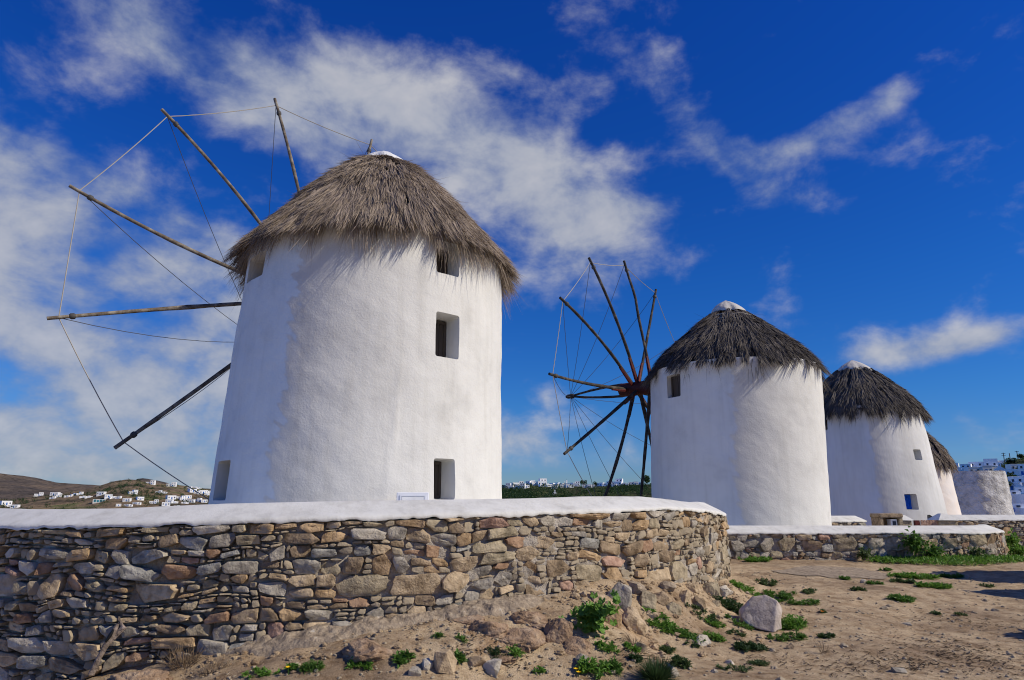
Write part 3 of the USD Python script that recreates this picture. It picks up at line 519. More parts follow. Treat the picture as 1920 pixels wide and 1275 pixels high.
# ------------------------------------------------------------------ terrace walls of rubble stone under a whitewashed coping
def rubble_cells(S, zlo, zhi, seed, hs, small, stretch):
    """stones of a random rubble wall laid in rough courses: hs = course heights, small = how readily a block is split into smaller ones"""
    rng = np.random.default_rng(seed); rects = []
    def split(x0, x1, y0, y1, d):
        w, h = x1 - x0, y1 - y0
        if d < 5:
            if w > stretch * 1.75 * h and w > .16: k = rng.uniform(.3, .7); split(x0, x0 + w * k, y0, y1, d + 1); split(x0 + w * k, x1, y0, y1, d + 1); return
            if h > w * .95 and h > .10: k = rng.uniform(.3, .7); split(x0, x1, y0, y0 + h * k, d + 1); split(x0, x1, y0 + h * k, y1, d + 1); return
            if h > .075 and rng.random() < small * min(1, (w * h / .05) ** .5):
                k = rng.choice([.22, .3, .5, .7, .78]) + rng.uniform(-.06, .06)
                if rng.random() < .68: split(x0, x1, y0, y0 + h * k, d + 1); split(x0, x1, y0 + h * k, y1, d + 1)
                else: split(x0, x0 + w * k, y0, y1, d + 1); split(x0 + w * k, x1, y0, y1, d + 1)
                return
        rects.append((x0, x1, y0, y1))
    y = zlo
    while y < zhi:
        h = rng.uniform(*hs) if rng.random() < .8 else rng.uniform(hs[0] * .5, hs[0]); x = -rng.random() * .4
        while x < S + .2:
            w = h * rng.uniform(.9, 2.6) + .05; split(x, x + w, y, y + h, 0); x += w
        y += h
    cells = []
    for x0, x1, y0, y1 in rects:
        w, h = x1 - x0, y1 - y0; m = min(w, h); P8 = []
        for cx, cy, sx, sy in ((x0, y0, 1, 1), (x1, y0, -1, 1), (x1, y1, -1, -1), (x0, y1, 1, -1)):
            c1, c2 = (rng.uniform(.08, .32) * m, rng.uniform(.08, .32) * m) if rng.random() < .72 else (rng.uniform(.3, .6) * w * .8, rng.uniform(.3, .55) * h)
            q = [(cx + sx * c1, cy), (cx, cy + sy * c2)]
            P8 += q if sx * sy < 0 else q[::-1]
        p = np.array(P8) + rng.normal(0, .055 * m, (8, 2)); c = p.mean(0); a = rng.normal(0, .075); p = c + (p - c) @ np.array([[math.cos(a), math.sin(a)], [-math.sin(a), math.cos(a)]])
        cells.append((p, m / 2))
    # the courses wander
    out = []
    for p, r in cells:
        q = np.column_stack([p[:, 0] * 1.3, p[:, 1] * 1.3, p[:, 0] * 0]); q2 = np.column_stack([p[:, 0] * 3.6, p[:, 1] * 3.6, p[:, 0] * 0])
        p = p + np.column_stack([(noise(q, seed + 1) - .5) * .16 + (noise(q2, seed + 3) - .5) * .10, (noise(q, seed + 2) - .5) * .17 + (noise(q2, seed + 4) - .5) * .06])
        out.append((p, r))
    return out
def stone_mesh(poly, r, gap, proud, rng, place, depth=.12):
    c = poly.mean(0); d = np.linalg.norm(poly - c, axis=1); size = d.mean()
    if size < .02: return None
    nxt = np.roll(poly, -1, 0); ln = np.linalg.norm(nxt - poly, axis=1); keep = ln > .008
    poly, nxt, ln = poly[keep], nxt[keep], ln[keep]
    if len(poly) < 3: return None
    ts = (.06, .5, .94) if size > .07 else (.1, .9)
    ring = np.concatenate([np.stack([p + (q - p) * np.clip(t + rng.uniform(-.05, .05), .03, .97) for t in ts]) for p, q in zip(poly, nxt)])
    ring = c + (ring - c) * np.clip(1 - gap / np.maximum(.5 * np.ptp(ring, axis=0), .012), .5, 1) * (1 + rng.normal(0, .024, (len(ring), 1)))
    n = len(ring); tilt = rng.normal(0, .19, 2); bulge = size * rng.uniform(.0, .13); rough = min(.014, size * .10)
    rings = [(.96, -depth, 0), (1.0, -.026, .0), (.978, -.003, .5), (.86, bulge * .3, 1.0), (.62, bulge * .75, 1.2), (.32, bulge, 1.2)] if size > .06 else [(1.0, -depth, 0), (1.0, -.016, 0), (.9, 0, .7), (.5, bulge, 1)]
    V = []
    seed = int(rng.integers(1e6))
    for k, (s, o, nz) in enumerate(rings):
        q = c + (ring - c) * s
        out = proud + o + ((q - c) @ tilt) * (k > 0) + nz * rough * 2.8 * (fbm(np.stack([q[:, 0] * 11, q[:, 1] * 11, q[:, 0] * 0 + seed % 97], -1), 3, seed) - .5)
        V.append(np.column_stack([q, out]))
    V.append(np.array([[c[0], c[1], proud + bulge * 1.04 + rng.normal(0, rough * .5)]]))
    V = np.vstack(V); f = grid_faces(len(rings), n, True); e = (len(rings) - 1) * n; k = np.arange(n)
    f = np.vstack([f, np.stack([e + k, e + (k + 1) % n, np.full(n, len(V) - 1)], 1)])
    return place(V), f[:, ::-1], size, c
class Path:
    def __init__(s, pts):
        p = np.array(pts, float); d = np.r_[0, np.cumsum(np.hypot(*np.diff(p, axis=0).T))]; s.L = d[-1]; s.d, s.p = d, p
        t = np.gradient(p, d, axis=0); t /= np.linalg.norm(t, axis=1, keepdims=True); s.n = np.stack([t[:, 1], -t[:, 0]], 1)     # outward = to the right hand of the way it runs
    def at(s, u, out):
        x = np.interp(u, s.d, s.p[:, 0]); y = np.interp(u, s.d, s.p[:, 1]); nx = np.interp(u, s.d, s.n[:, 0]); ny = np.interp(u, s.d, s.n[:, 1]); l = np.hypot(nx, ny)
        return np.stack([x + out * nx / l, y + out * ny / l], -1)
def smooth_path(pts, n=160):
    from scipy.interpolate import splprep, splev
    p = np.array(pts, float); tck, _ = splprep(p.T, s=0, k=2); q = np.array(splev(np.linspace(0, 1, n), tck)).T; return q
def terrace(path, lab, P, zb, zt, ztop, seed, hs, small, stretch, palette, dry, in_view, floor, limit=300, cope_in=.33, mort=.03, overhang=.03, group=None):
    """dry(s): 0 = joints filled with mortar, 1 = dry open joints"""
    place = lambda V: np.column_stack([P.at(V[:, 0], V[:, 2]), V[:, 1]])
    rng = np.random.default_rng(seed); uu = np.linspace(0, P.L, 200)
    lo, hi = float(np.min(zb(uu))) - .15, float(np.max(zt(uu))) + .06
    stones = []
    for poly, r in rubble_cells(P.L, lo, hi, seed, hs, small, stretch):
        c = poly.mean(0)
        if c[0] < 0 or c[0] > P.L or c[1] < zb(c[0]) - .10: continue
        poly = poly.copy(); poly[:, 1] = np.minimum(poly[:, 1], zt(poly[:, 0]) - .004); poly[:, 0] = np.clip(poly[:, 0], 0, P.L)
        if np.ptp(poly[:, 1]) < .025: continue
        dr = float(dry(c[0])); g = stone_mesh(poly, r, .004 + .008 * dr * rng.uniform(.3, 1.6), rng.uniform(-.012, .035) + rng.uniform(-.012, .02) * dr, rng, place)
        if g is None: continue
        v, fc, size, c = g; w = v.mean(0); stones.append((in_view(w) * size / np.linalg.norm(w - [0, 0, EYE]), v, fc, size))
    stones.sort(key=lambda q: -q[0]); names, wts = zip(*palette); wts = np.array(wts) / sum(wts)
    for q in stones[:limit]: obj('stone', T(q[1], q[2]), str(rng.choice(names, p=wts)), path, smooth=26)
    if stones[limit:]: obj('small_stones', joined([(q[1], q[2]) for q in stones[limit:]]), 'stone_mixed', path, smooth=38, kind='stuff')
    # mortar and packing behind the stones
    nu, nv = int(P.L / .035), int((hi - lo) / .035) + 2; U, Vv = np.meshgrid(np.linspace(0, P.L, nu), np.linspace(0, 1, nv), indexing='ij')
    z0 = zb(U) - .3; Z = z0 + (zt(U) - .002 - z0) * Vv; q3 = np.stack([U, Z, U * 0], -1)
    out = -.016 - mort * .4 - dry(U) * .06 + (fbm(q3 * 2.2, 3, seed) - .42) * .075 + (fbm(q3 * 13, 3, seed + 1) - .5) * .05
    obj('mortar', T(place(np.stack([U, Z, np.minimum(out, .03)], -1).reshape(-1, 3)), grid_faces(nu, nv)[:, ::-1]), 'mortar', path, smooth=True)
    # whitewashed sloping coping
    nu = int(P.L / .025); u = np.linspace(0, P.L, nu); a, b = zt(u), ztop(u); rag = .05 * (fbm(np.stack([u * 7, u * 0, u * 0], -1), 4, seed + 2) - .5) + .014 * (fbm(np.stack([u * 19, u * 0, u * 0], -1), 3, seed + 3) - .5)
    lump = lambda k: .006 * (fbm(np.stack([u * 2.3, u * 0 + k * .6, u * 0], -1), 4, seed + 4) - .5)
    rows = [(-.2, a + .01), (-.005, a + .006 + rag), (overhang - .008, a + rag), (overhang, a + .018 + rag), (overhang - .01, a + .045)]
    for k in range(1, 6): t = k / 6; rows.append((overhang - .01 - (cope_in * t), a + .045 + (b - a - .055) * (t + .08 * t * (1 - t)) + lump(k)))
    rows += [(-cope_in + .01, b - .003 + lump(6)), (-cope_in - .03, b + .002 + lump(6)), (-cope_in - .15, b - .004 + lump(7)), (-cope_in - .17, b - .06), (-cope_in - .18, np.full(nu, floor - .1))]
    v = np.stack([np.column_stack([P.at(u, o), z]) for o, z in rows])
    obj('coping', T(v.reshape(-1, 3), grid_faces(len(rows), nu)[:, ::-1]), 'coping_wash', path, smooth=50)
    # the platform behind it
    from shapely.geometry import Polygon
    v2, f2 = trimesh.creation.triangulate_polygon(Polygon(P.at(np.linspace(0, P.L, 90), -cope_in - .1)).buffer(0), engine='earcut')
    obj('paving', T(np.column_stack([v2, np.full(len(v2), floor)]), f2), 'coping_wash', path)

PAL1 = [('stone_grey', 19), ('stone_blue_grey', 7), ('stone_tan', 22), ('stone_ochre', 18), ('stone_brown', 16), ('stone_rust', 7), ('stone_pink', 3), ('stone_pale', 5), ('stone_drab', 14)]
aa = np.linspace(math.radians(224), math.radians(60), 260)
PW1 = Path(polar(C1, RHO, aa)); ang1 = lambda s: np.interp(s, PW1.d, aa)
t1 = thing('terrace_wall', label='large curved rubble stone terrace wall with white coping round the nearest mill', category='wall')
def seen1(w): px = 960 + FPX * w[0] / (w[1] * math.cos(PITCH) + (w[2] - EYE) * math.sin(PITCH)); return 1.0 if -60 < px < 1372 and w[1] < 12.6 else .01
terrace(t1, '', PW1, lambda s: foot(ang1(s)), lambda s: cope(ang1(s)), lambda s: top_(ang1(s)), 11,
        (.085, .25), .62, 1.9, PAL1,
        lambda s: np.clip((np.degrees(ang1(s)) - 160) / 22, .0, 1) * .9, seen1, 1.2)
# cement and earth footing heaped along the wall
na, nr = 420, 26; A0, A1 = on_circle(330, 1240, C1, RHO)[0], on_circle(1060, 1120, C1, RHO)[0]
Aa, Tt = np.meshgrid(np.linspace(A1, A0, na), np.linspace(0, 1, nr), indexing='ij')
ends = np.clip(np.minimum(Aa - A1, A0 - Aa) / .12, 0, 1); wid = .16 + .34 * noise(np.stack([Aa * 7, Aa * 0, Aa * 0], -1), 61)
rr = RHO - .03 + wid * Tt * ends; xy = polar(C1, rr, Aa); gz = ground_z(xy[..., 0], xy[..., 1]); q3 = np.stack([xy[..., 0], xy[..., 1], gz], -1)
zz = gz + ends * (.075 * np.sqrt(np.clip(1 - Tt ** 2, 0, 1)) + (fbm(q3 * 5, 4, 8) - .5) * .10 * (1 - Tt) + (fbm(q3 * 16, 3, 9) - .5) * .05) - .03 * Tt ** 6
obj('footing', T(np.stack([xy[..., 0], xy[..., 1], zz], -1).reshape(-1, 3), grid_faces(na, nr)[:, ::-1]), 'footing', t1, smooth=True)

PAL2 = [('stone_grey', 28), ('stone_blue_grey', 12), ('stone_tan', 10), ('stone_brown', 14), ('stone_drab', 18), ('stone_rust', 6), ('stone_pale', 8), ('stone_pink', 4)]
PW2 = Path(smooth_path([(-.5, 18.2), (2, 17.3), (5, 17), (8, 16.98), (10.2, 17.0), (11.4, 17.18), (12.2, 17.75), (12.75, 18.9), (12.9, 20.0), (12.8, 21.0)], 240))
t2 = thing('terrace_wall', label='low stone terrace wall with white coping round the second mill', category='wall')
drop2 = lambda s: .42 * np.clip((PW2.at(np.asarray(s, float), 0)[..., 1] - 18.3) / 1.2, 0, 1) * (np.asarray(s) > 6)
terrace(t2, '', PW2, lambda s: ground_z(PW2.at(s, 0)[..., 0], PW2.at(s, 0)[..., 1], False), lambda s: .865 - drop2(s) + .02 * noise(np.stack([np.asarray(s) * 1.5, np.asarray(s) * 0, np.asarray(s) * 0], -1), 2), lambda s: 1.062 - drop2(s), 23,
        (.15, .33), .42, 1.25, PAL2, lambda s: .15 + 0 * np.asarray(s),
        lambda w: 1.0 if 1350 < 960 + FPX * w[0] / w[1] and w[1] < 18.6 else .01, .6, limit=220)
PW3 = Path(smooth_path([(13.15, 22.0), (14, 22.0), (16, 22.0), (19, 22.1), (21, 22.8), (22.4, 24.5), (22.8, 27)], 200))
t3 = thing('terrace_wall', label='stone terrace wall running on past the corner of the second one, below the grey mill stump', category='wall')
terrace(t3, '', PW3, lambda s: np.minimum(ground_z(PW3.at(s, 0)[..., 0], PW3.at(s, 0)[..., 1], False), .15), lambda s: 1.06 + 0 * np.asarray(s), lambda s: 1.235 + 0 * np.asarray(s), 29,
        (.15, .32), .5, 1.35, PAL1, lambda s: .3 + 0 * np.asarray(s), lambda w: 1.0 if w[0] < 17.2 else .01, .9, limit=120)
PW4 = Path(smooth_path([(2.5, 24.5), (6, 22.6), (8.5, 22.05), (10.85, 22.0), (11.0, 22.1)], 120))
t4 = thing('terrace_wall', label='low dark stone wall with white coping between the second and third mills', category='wall')
terrace(t4, '', PW4, lambda s: .3 + 0 * np.asarray(s), lambda s: 1.02 + 0 * np.asarray(s), lambda s: 1.21 + 0 * np.asarray(s), 37,
        (.15, .32), .5, 1.35, PAL2, lambda s: .5 + 0 * np.asarray(s), lambda w: 1.0 if 9 < w[0] else .01, .9, limit=60)

# gate of the third terrace: capped pillars, pickets, stone niche
def px_box(x0, x1, y0, y1, Y, d):
    a, b = at(x0, y1, Y), at(x1, y0, Y); return box(a[0], b[0], Y, Y + d, a[2], b[2])
def pillar(x0, x1, ycap, ytop, Y, lab, low=.2):
    t = thing('gate_pillar', label=lab, category='pillar')
    a, b = at(x0, ytop, Y), at(x1, ycap, Y); w = b[0] - a[0]; xc = (a[0] + b[0]) / 2
    k = 5
    zs = np.linspace(low, a[2] - .005, k + 1); rng = np.random.default_rng(int(x0))
    for i in range(k):
        m = rounded_box(w * .86 - rng.uniform(0, .03), w * .86 - rng.uniform(0, .03), zs[i + 1] - zs[i] - .012, .03).translate((xc, Y + w / 2, (zs[i] + zs[i + 1]) / 2))
        obj('stone', from_man(m), ['stone_brown', 'stone_drab', 'stone_grey'][i % 3], t, smooth=40)
    v = [(-w / 2, 0, 0), (w / 2, 0, 0), (w / 2, w, 0), (-w / 2, w, 0), (-w * .12, w * .38, b[2] - a[2]), (w * .12, w * .38, b[2] - a[2]), (w * .12, w * .62, b[2] - a[2]), (-w * .12, w * .62, b[2] - a[2])]
    v = np.array(v) + [xc, Y, a[2]]; q = [[0, 1, 5, 4], [1, 2, 6, 5], [2, 3, 7, 6], [3, 0, 4, 7], [4, 5, 6, 7], [3, 2, 1, 0]]
    obj('cap', T(*meshkit.arrays((v, np.array(q)))[:2]), 'coping_wash', t)
pillar(1686, 1713, 966, 975.5, 21.3, 'gate pillar with small white cap left of the pickets')
pillar(1760, 1798, 963, 975.5, 21.3, 'gate pillar with wide pointed white cap right of the pickets')
fx0, fx1 = at(1714, 975, 21.5)[0], at(1760, 975, 21.5)[0]
g = thing('picket_gate', label='low picket gate with rounded pale slats between two white capped pillars', category='gate')
obj('post', box(fx0 - .02, fx0 + .12, 21.42, 21.52, .2, 1.09), 'red_paint', g, label='red painted gate post')
for i in range(6):
    x = fx0 + .2 + i * (fx1 - fx0 - .22) / 6
    obj('slat', cat([box(x - .04, x + .04, 21.44, 21.47, .35, 1.06), trimesh.creation.cylinder(.04, .029, sections=14, transform=trimesh.transformations.rotation_matrix(PI / 2, [1, 0, 0]) ).apply_translation((x, 21.455, 1.06))]), 'stone_pink', g)
obj('rail', box(fx0 + .12, fx1, 21.475, 21.51, .9, .96), 'red_paint', g)
g = thing('meter_niche', label='brown stone block with a dark opening and a small white meter box by the gate', category='stone niche')
a0, b0 = at(1652, 984, 21.2), at(1691, 963, 21.2); w, x0 = b0[0] - a0[0], a0[0]
obj('side_stone', box(x0, x0 + .12 * w, 21.2, 21.75, .2, b0[2] - .12), 'stone_brown', g); obj('side_stone', box(x0 + .86 * w, x0 + w, 21.2, 21.75, .2, b0[2] - .12), 'stone_drab', g)
obj('lintel', from_man(rounded_box(w * 1.06, .62, .12, .03).translate((x0 + w / 2, 21.48, b0[2] - .058))), 'stone_brown', g, smooth=40); obj('back_stone', box(x0 + .12 * w, x0 + .86 * w, 21.6, 21.75, .2, b0[2] - .12), 'stone_brown', g)
obj('meter_box', box(x0 + .52 * w, x0 + .8 * w, 21.28, 21.5, .7, b0[2] - .16), 'house_white', g); obj('meter_window', box(x0 + .6 * w, x0 + .74 * w, 21.268, 21.278, b0[2] - .34, b0[2] - .22), 'pane_dark', g)

# white cabinet behind the coping
c0, c1 = at(740, 939, 11.0), at(801, 923, 11.0); w = c1[0] - c0[0]
g = thing('utility_cabinet', ((c0[0] + c1[0]) / 2, 11.2, 1.2), rotz=math.radians(9), label='low white metal cabinet peeping over the coping beside the nearest mill', category='cabinet')
zt = c1[2] - 1.2
obj('body', from_man(rounded_box(w, .42, zt, .012).translate((0, .1, zt / 2))), 'white_metal', g, smooth=30)
obj('panel_frame', cat([box(-w / 2 + .05, w / 2 - .05, -.122, -.1125, zt - .06, zt - .04), box(-w / 2 + .05, -w / 2 + .07, -.122, -.1125, .05, zt - .06), box(w / 2 - .07, w / 2 - .05, -.122, -.1125, .05, zt - .06)]), 'white_metal', g)
obj('panel', box(-w / 2 + .08, w / 2 - .08, -.118, -.1125, .05, zt - .07), 'house_white', g)

# ------------------------------------------------------------------ stones, weeds and litter on the ground
def gpt(px, py):
    r = ray(px, py); h = np.hypot(r[0], r[1]); d = np.linspace(5, 30, 1200); x, y = d * r[0] / h, d * r[1] / h
    k = np.argmax(ground_z(x, y) > EYE + r[2] / h * d); return np.array([x[k], y[k], float(ground_z(x[k], y[k]))]), FPX / (y[k] * math.cos(PITCH))
def rock_mesh(sx, sy, sz, seed, cuts=16, sub=3, rough=.10, sink=.25):
    rng = np.random.default_rng(seed); p = rng.normal(size=(cuts, 3)); p /= np.linalg.norm(p, axis=1, keepdims=True); p *= rng.uniform(.85, 1.05, (cuts, 1))
    m = trimesh.Trimesh(p).convex_hull
    for _ in range(sub): m = m.subdivide()
    v = m.vertices * (1 + rough * 1.6 * (fbm(m.vertices * 1.6 + seed, 4, seed) - .5)[:, None] + rough * .5 * (fbm(m.vertices * 6 + seed, 3, seed) - .5)[:, None]); v = v / np.abs(v).max(0)
    v = v * [sx / 2, sy / 2, sz / 2 / (1 - sink)]; v[:, 2] += sz - v[:, 2].max(); return T(v, m.faces)
def rock(px, py, w, h, m, lab, seed, name='rock', category='rock', group=None, depth=.8, **k):
    p, s = gpt(px, py); mesh = rock_mesh(w / s, w / s * depth, h / s, seed, **k); mesh.apply_translation(p + [0, .25 * w / s * depth, -.01]); return obj(name, mesh, m, smooth=32, label=lab, category=category, group=group)
obj_b = None
def boulder():
    p, s = gpt(1432, 1176); pts = np.array([(-.31, -.02, .15), (-.27, .1, .02), (-.1, -.2, .0), (.04, -.27, -.03), (.17, -.2, .0), (.25, .05, .02), (.24, -.06, .26), (.17, -.12, .36), (.05, -.02, .435), (-.13, .02, .38), (-.29, .12, .2), (.0, .26, .3), (.1, .3, 0), (-.1, .3, 0), (-.27, -.08, .06), (.21, .16, .33)]) * .92
    m = trimesh.Trimesh(pts).convex_hull
    for _ in range(4): m = m.subdivide()
    v = m.vertices; n = m.vertex_normals; v = v + n * ((fbm(v * 5, 4, 3) - .5) * .06 + (fbm(v * 17, 3, 4) - .5) * .02)[:, None]
    v = trimesh.smoothing.filter_taubin(T(v, m.faces), iterations=3).vertices
    obj('boulder', T(v + p, m.faces), 'boulder_stone', smooth=50, label='big pale angular boulder lying among weeds on the bare dirt', category='boulder')
boulder()
ROCKS = [(925, 1268, 42, 26, 'stone_pale', 'pale lumpy rock at the bottom edge of the bare dirt'), (893, 1252, 40, 18, 'stone_brown', 'flat dark brown stone just behind the pale lumpy rock'), (832, 1266, 46, 40, 'stone_tan', 'pointed tan rock near the bottom edge of the dirt'),
         (797, 1256, 26, 20, 'stone_pale', 'small cream stone left of the pointed tan rock'), (774, 1272, 30, 18, 'stone_grey', 'grey flat stone in front of the small cream stone'), (1373, 1246, 24, 9, 'stone_pale', 'small flat white pebble stone right of the round bushy weed'),
         (1318, 1210, 36, 18, 'stone_pale', 'whitish stone sunk in the long weed patch'), (1258, 1272, 32, 24, 'stone_pale', 'pale stone beside the dark grassy tuft'), (1093, 1248, 26, 18, 'stone_grey', 'grey stone half under the flowering weed'),
         (1202, 1225, 22, 20, 'stone_tan', 'small tan stone among the scattered weeds below the mallow'), (1340, 1262, 14, 8, 'stone_grey', 'tiny grey stone at the bottom edge below the bushy weed'), (1622, 1093, 14, 8, 'stone_pale', 'small round pale stone on the dirt before the second terrace'),
         (1702, 1172, 22, 6, 'stone_grey', 'thin grey stone lying alone in the middle of the dirt'), (1690, 1262, 30, 10, 'stone_grey', 'long grey stone near the bottom edge of the open dirt'), (1484, 1217, 18, 10, 'stone_brown', 'brown clod on the dirt right of the weeds')]
for i, (px, py, w, h, m, lab) in enumerate(ROCKS): rock(px, py, w, h, m, lab, 100 + i)
RUB = [(1168, 1140, 62, 62, 'stone_grey'), (1148, 1172, 46, 52, 'stone_ochre'), (1187, 1182, 56, 56, 'stone_tan'), (1216, 1140, 44, 40, 'stone_drab'), (1240, 1132, 36, 30, 'stone_brown'), (1285, 1130, 44, 30, 'stone_tan'), (1262, 1148, 40, 26, 'stone_drab'),
       (1312, 1142, 34, 30, 'stone_brown'), (1336, 1118, 42, 34, 'stone_drab'), (1360, 1118, 42, 26, 'stone_pale'), (1225, 1160, 36, 20, 'stone_tan'), (1330, 1095, 30, 22, 'stone_tan'), (1120, 1130, 44, 28, 'stone_tan'), (1300, 1110, 30, 24, 'stone_tan'), (1250, 1108, 46, 24, 'footing'), (1190, 1112, 50, 26, 'footing'), (1345, 1136, 24, 14, 'stone_drab')]
for i, (px, py, w, h, m) in enumerate(RUB): rock(px, py, w * .9, h * .72, m, f'rubble rock at the foot of the curved wall, {ORD[sorted(r[0] for r in RUB).index(px)]} from the left in the heap', 200 + i, 'rubble_rock', 'rock', 'rubble heaped at the foot of the curved wall', rough=.26, sub=4, sink=.4)
LEDGE = [(880, 1168, 70, 16, 'thin brown rock layer just under the wall footing', .6), (1010, 1186, 80, 18, 'thin layered brown rock between the two larger brown ledges', .6), (940, 1240, 60, 14, 'low brown rock half buried below the flat brown ledge', .7), (690, 1234, 120, 34, 'broad brown crumbling rock ledge on the bank below the blue plastic strip', 1.0), (975, 1212, 120, 34, 'flat brown rock ledge on the bank left of the mallow plant', .8), (1047, 1205, 56, 52, 'squarish brown rock just left of the mallow plant', .8), (1080, 1224, 66, 30, 'split tan rock in front of the mallow plant', .8),
         (918, 1188, 90, 26, 'low reddish rock ledge above the flat brown one', .7), (486, 1204, 54, 34, 'layered brown rock at the foot of the wall', .7), (990, 1168, 80, 26, 'long brown rock under the wall footing above the brown ledge', .6), (250, 1290, 130, 36, 'broad sandy rock bulging at the bottom of the wall', .8)]
for i, (px, py, w, h, lab, d) in enumerate(LEDGE): rock(px, py, w, h * .8, 'earth_rock', lab, 300 + i, 'rock_ledge', 'rock ledge', depth=d, rough=.42, sub=4, cuts=26, sink=.45)
# bare grey slab worn through the dirt before the second terrace
pts = [at(px, py, 1)[:2] * 0 + gpt(px, py)[0][:2] for px, py in ((1448, 1071), (1520, 1062), (1600, 1066), (1668, 1078), (1655, 1086), (1560, 1084), (1500, 1079))]
from shapely.geometry import Polygon
slab = Polygon(pts).buffer(.25).buffer(-.2); x0, y0, x1, y1 = slab.bounds
sv, sf = trimesh.creation.triangulate_polygon(slab.segmentize(.12), engine='earcut')
m = T(np.column_stack([sv, np.zeros(len(sv))]), sf)
for _ in range(3): m = m.subdivide()
m.vertices[:, 2] = ground_z(m.vertices[:, 0], m.vertices[:, 1]) + .012
obj('rock_slab', m, 'footing', smooth=True, label='flat bare grey rock slab showing through the dirt before the second terrace', category='rock slab')
# pebbles and clods
rng = np.random.default_rng(77); base = trimesh.creation.icosphere(1); vs = []
n = 11000; yy = 5.9 + 9 * rng.random(n) ** 1.7; xx = rng.uniform(-.62, .80, n) * yy; gzz = ground_z(xx, yy); dcirc = np.hypot(xx - C1[0], yy - C1[1])
dens = fbm(np.stack([xx * .7, yy * .7, xx * 0], -1), 3, 5)
for x, y, z, dc, dn in zip(xx, yy, gzz, dcirc, dens):
    if dc < RHO + .06 or rng.random() > (dn - .28) * 2.2 + .25: continue
    s = .006 + .02 * rng.random() ** 4.0 + .03 * (rng.random() < .010)
    v = base.vertices * (1 + .5 * (rng.random((len(base.vertices), 1)) - .5)) * [s, s * rng.uniform(.6, 1), s * rng.uniform(.4, .8)]; a = rng.uniform(0, 6.3)
    v = v @ np.array([[math.cos(a), math.sin(a), 0], [-math.sin(a), math.cos(a), 0], [0, 0, 1]]) + [x, y, z + s * .15]; vs.append((v, base.faces))
obj('gravel', joined(vs), 'stone_mixed', kind='stuff', label='small pebbles and clods strewn over the bare dirt', category='gravel')

vs, rng = [], np.random.default_rng(123); n = 1100; th = np.interp(rng.random(n), [0, 1], [on_circle(1350, 1080, C1, RHO)[0], on_circle(380, 1215, C1, RHO)[0]]); rr = RHO + .06 + rng.random(n) ** 1.6 * np.interp(th, [2.2, 2.9, 3.4], [1.3, 1.0, .7])
xy = polar(C1, rr, th); gz2 = ground_z(xy[:, 0], xy[:, 1]); base2 = trimesh.creation.icosphere(2)
for (x, y), z in zip(xy, gz2):
    s_ = .009 + .045 * rng.random() ** 4.5; v = base2.vertices * (1 + .55 * (fbm(base2.vertices * 1.7 + rng.random(3) * 50, 2, 3) - .5) * 2)[:, None] * [s_, s_ * rng.uniform(.6, 1), s_ * rng.uniform(.45, .8)]; a = rng.uniform(0, 6.3)
    vs.append((v @ np.array([[math.cos(a), math.sin(a), 0], [-math.sin(a), math.cos(a), 0], [0, 0, 1]]) + [x, y, z + s_ * .1], base2.faces))
obj('rubble', joined(vs), 'dirt', kind='stuff', label='crumbled brown earth and stone chips on the bank below the wall', category='rubble')

vs, rng = [], np.random.default_rng(321)
for cx_, cy_, w_, h_, n_ in ((1780, 1215, 150, 45, 330), (1690, 1240, 130, 30, 260), (1830, 1245, 120, 40, 240), (1790, 1165, 120, 25, 160), (1600, 1255, 120, 25, 150), (1180, 1225, 90, 20, 160), (930, 1225, 120, 25, 200), (1460, 1240, 120, 20, 120)):
    p0, s0 = gpt(cx_, cy_); x = p0[0] + rng.normal(0, .42 * w_ / s0, n_); y = p0[1] + rng.normal(0, 1.3 * h_ / s0, n_); z = ground_z(x, y)
    for i in range(n_):
        a = rng.uniform(0, 6.3); l = rng.uniform(.008, .05) * (.4 + rng.random()); w = rng.uniform(.003, .010); d_ = np.array([math.cos(a), math.sin(a), 0]); q_ = np.array([-d_[1], d_[0], 0]); c_ = np.array([x[i], y[i], z[i] + .005])
        vs.append((np.array([c_ - d_ * l, c_ - q_ * w + [0, 0, .006], c_ + d_ * l + [0, 0, rng.uniform(0, .012)], c_ + q_ * w + [0, 0, .006]]), np.array([[0, 1, 2], [0, 2, 3]])))
obj('plant_litter', joined(vs), 'dry_litter', kind='stuff', label='dark dry leaf and twig litter strewn over the dirt', category='litter')

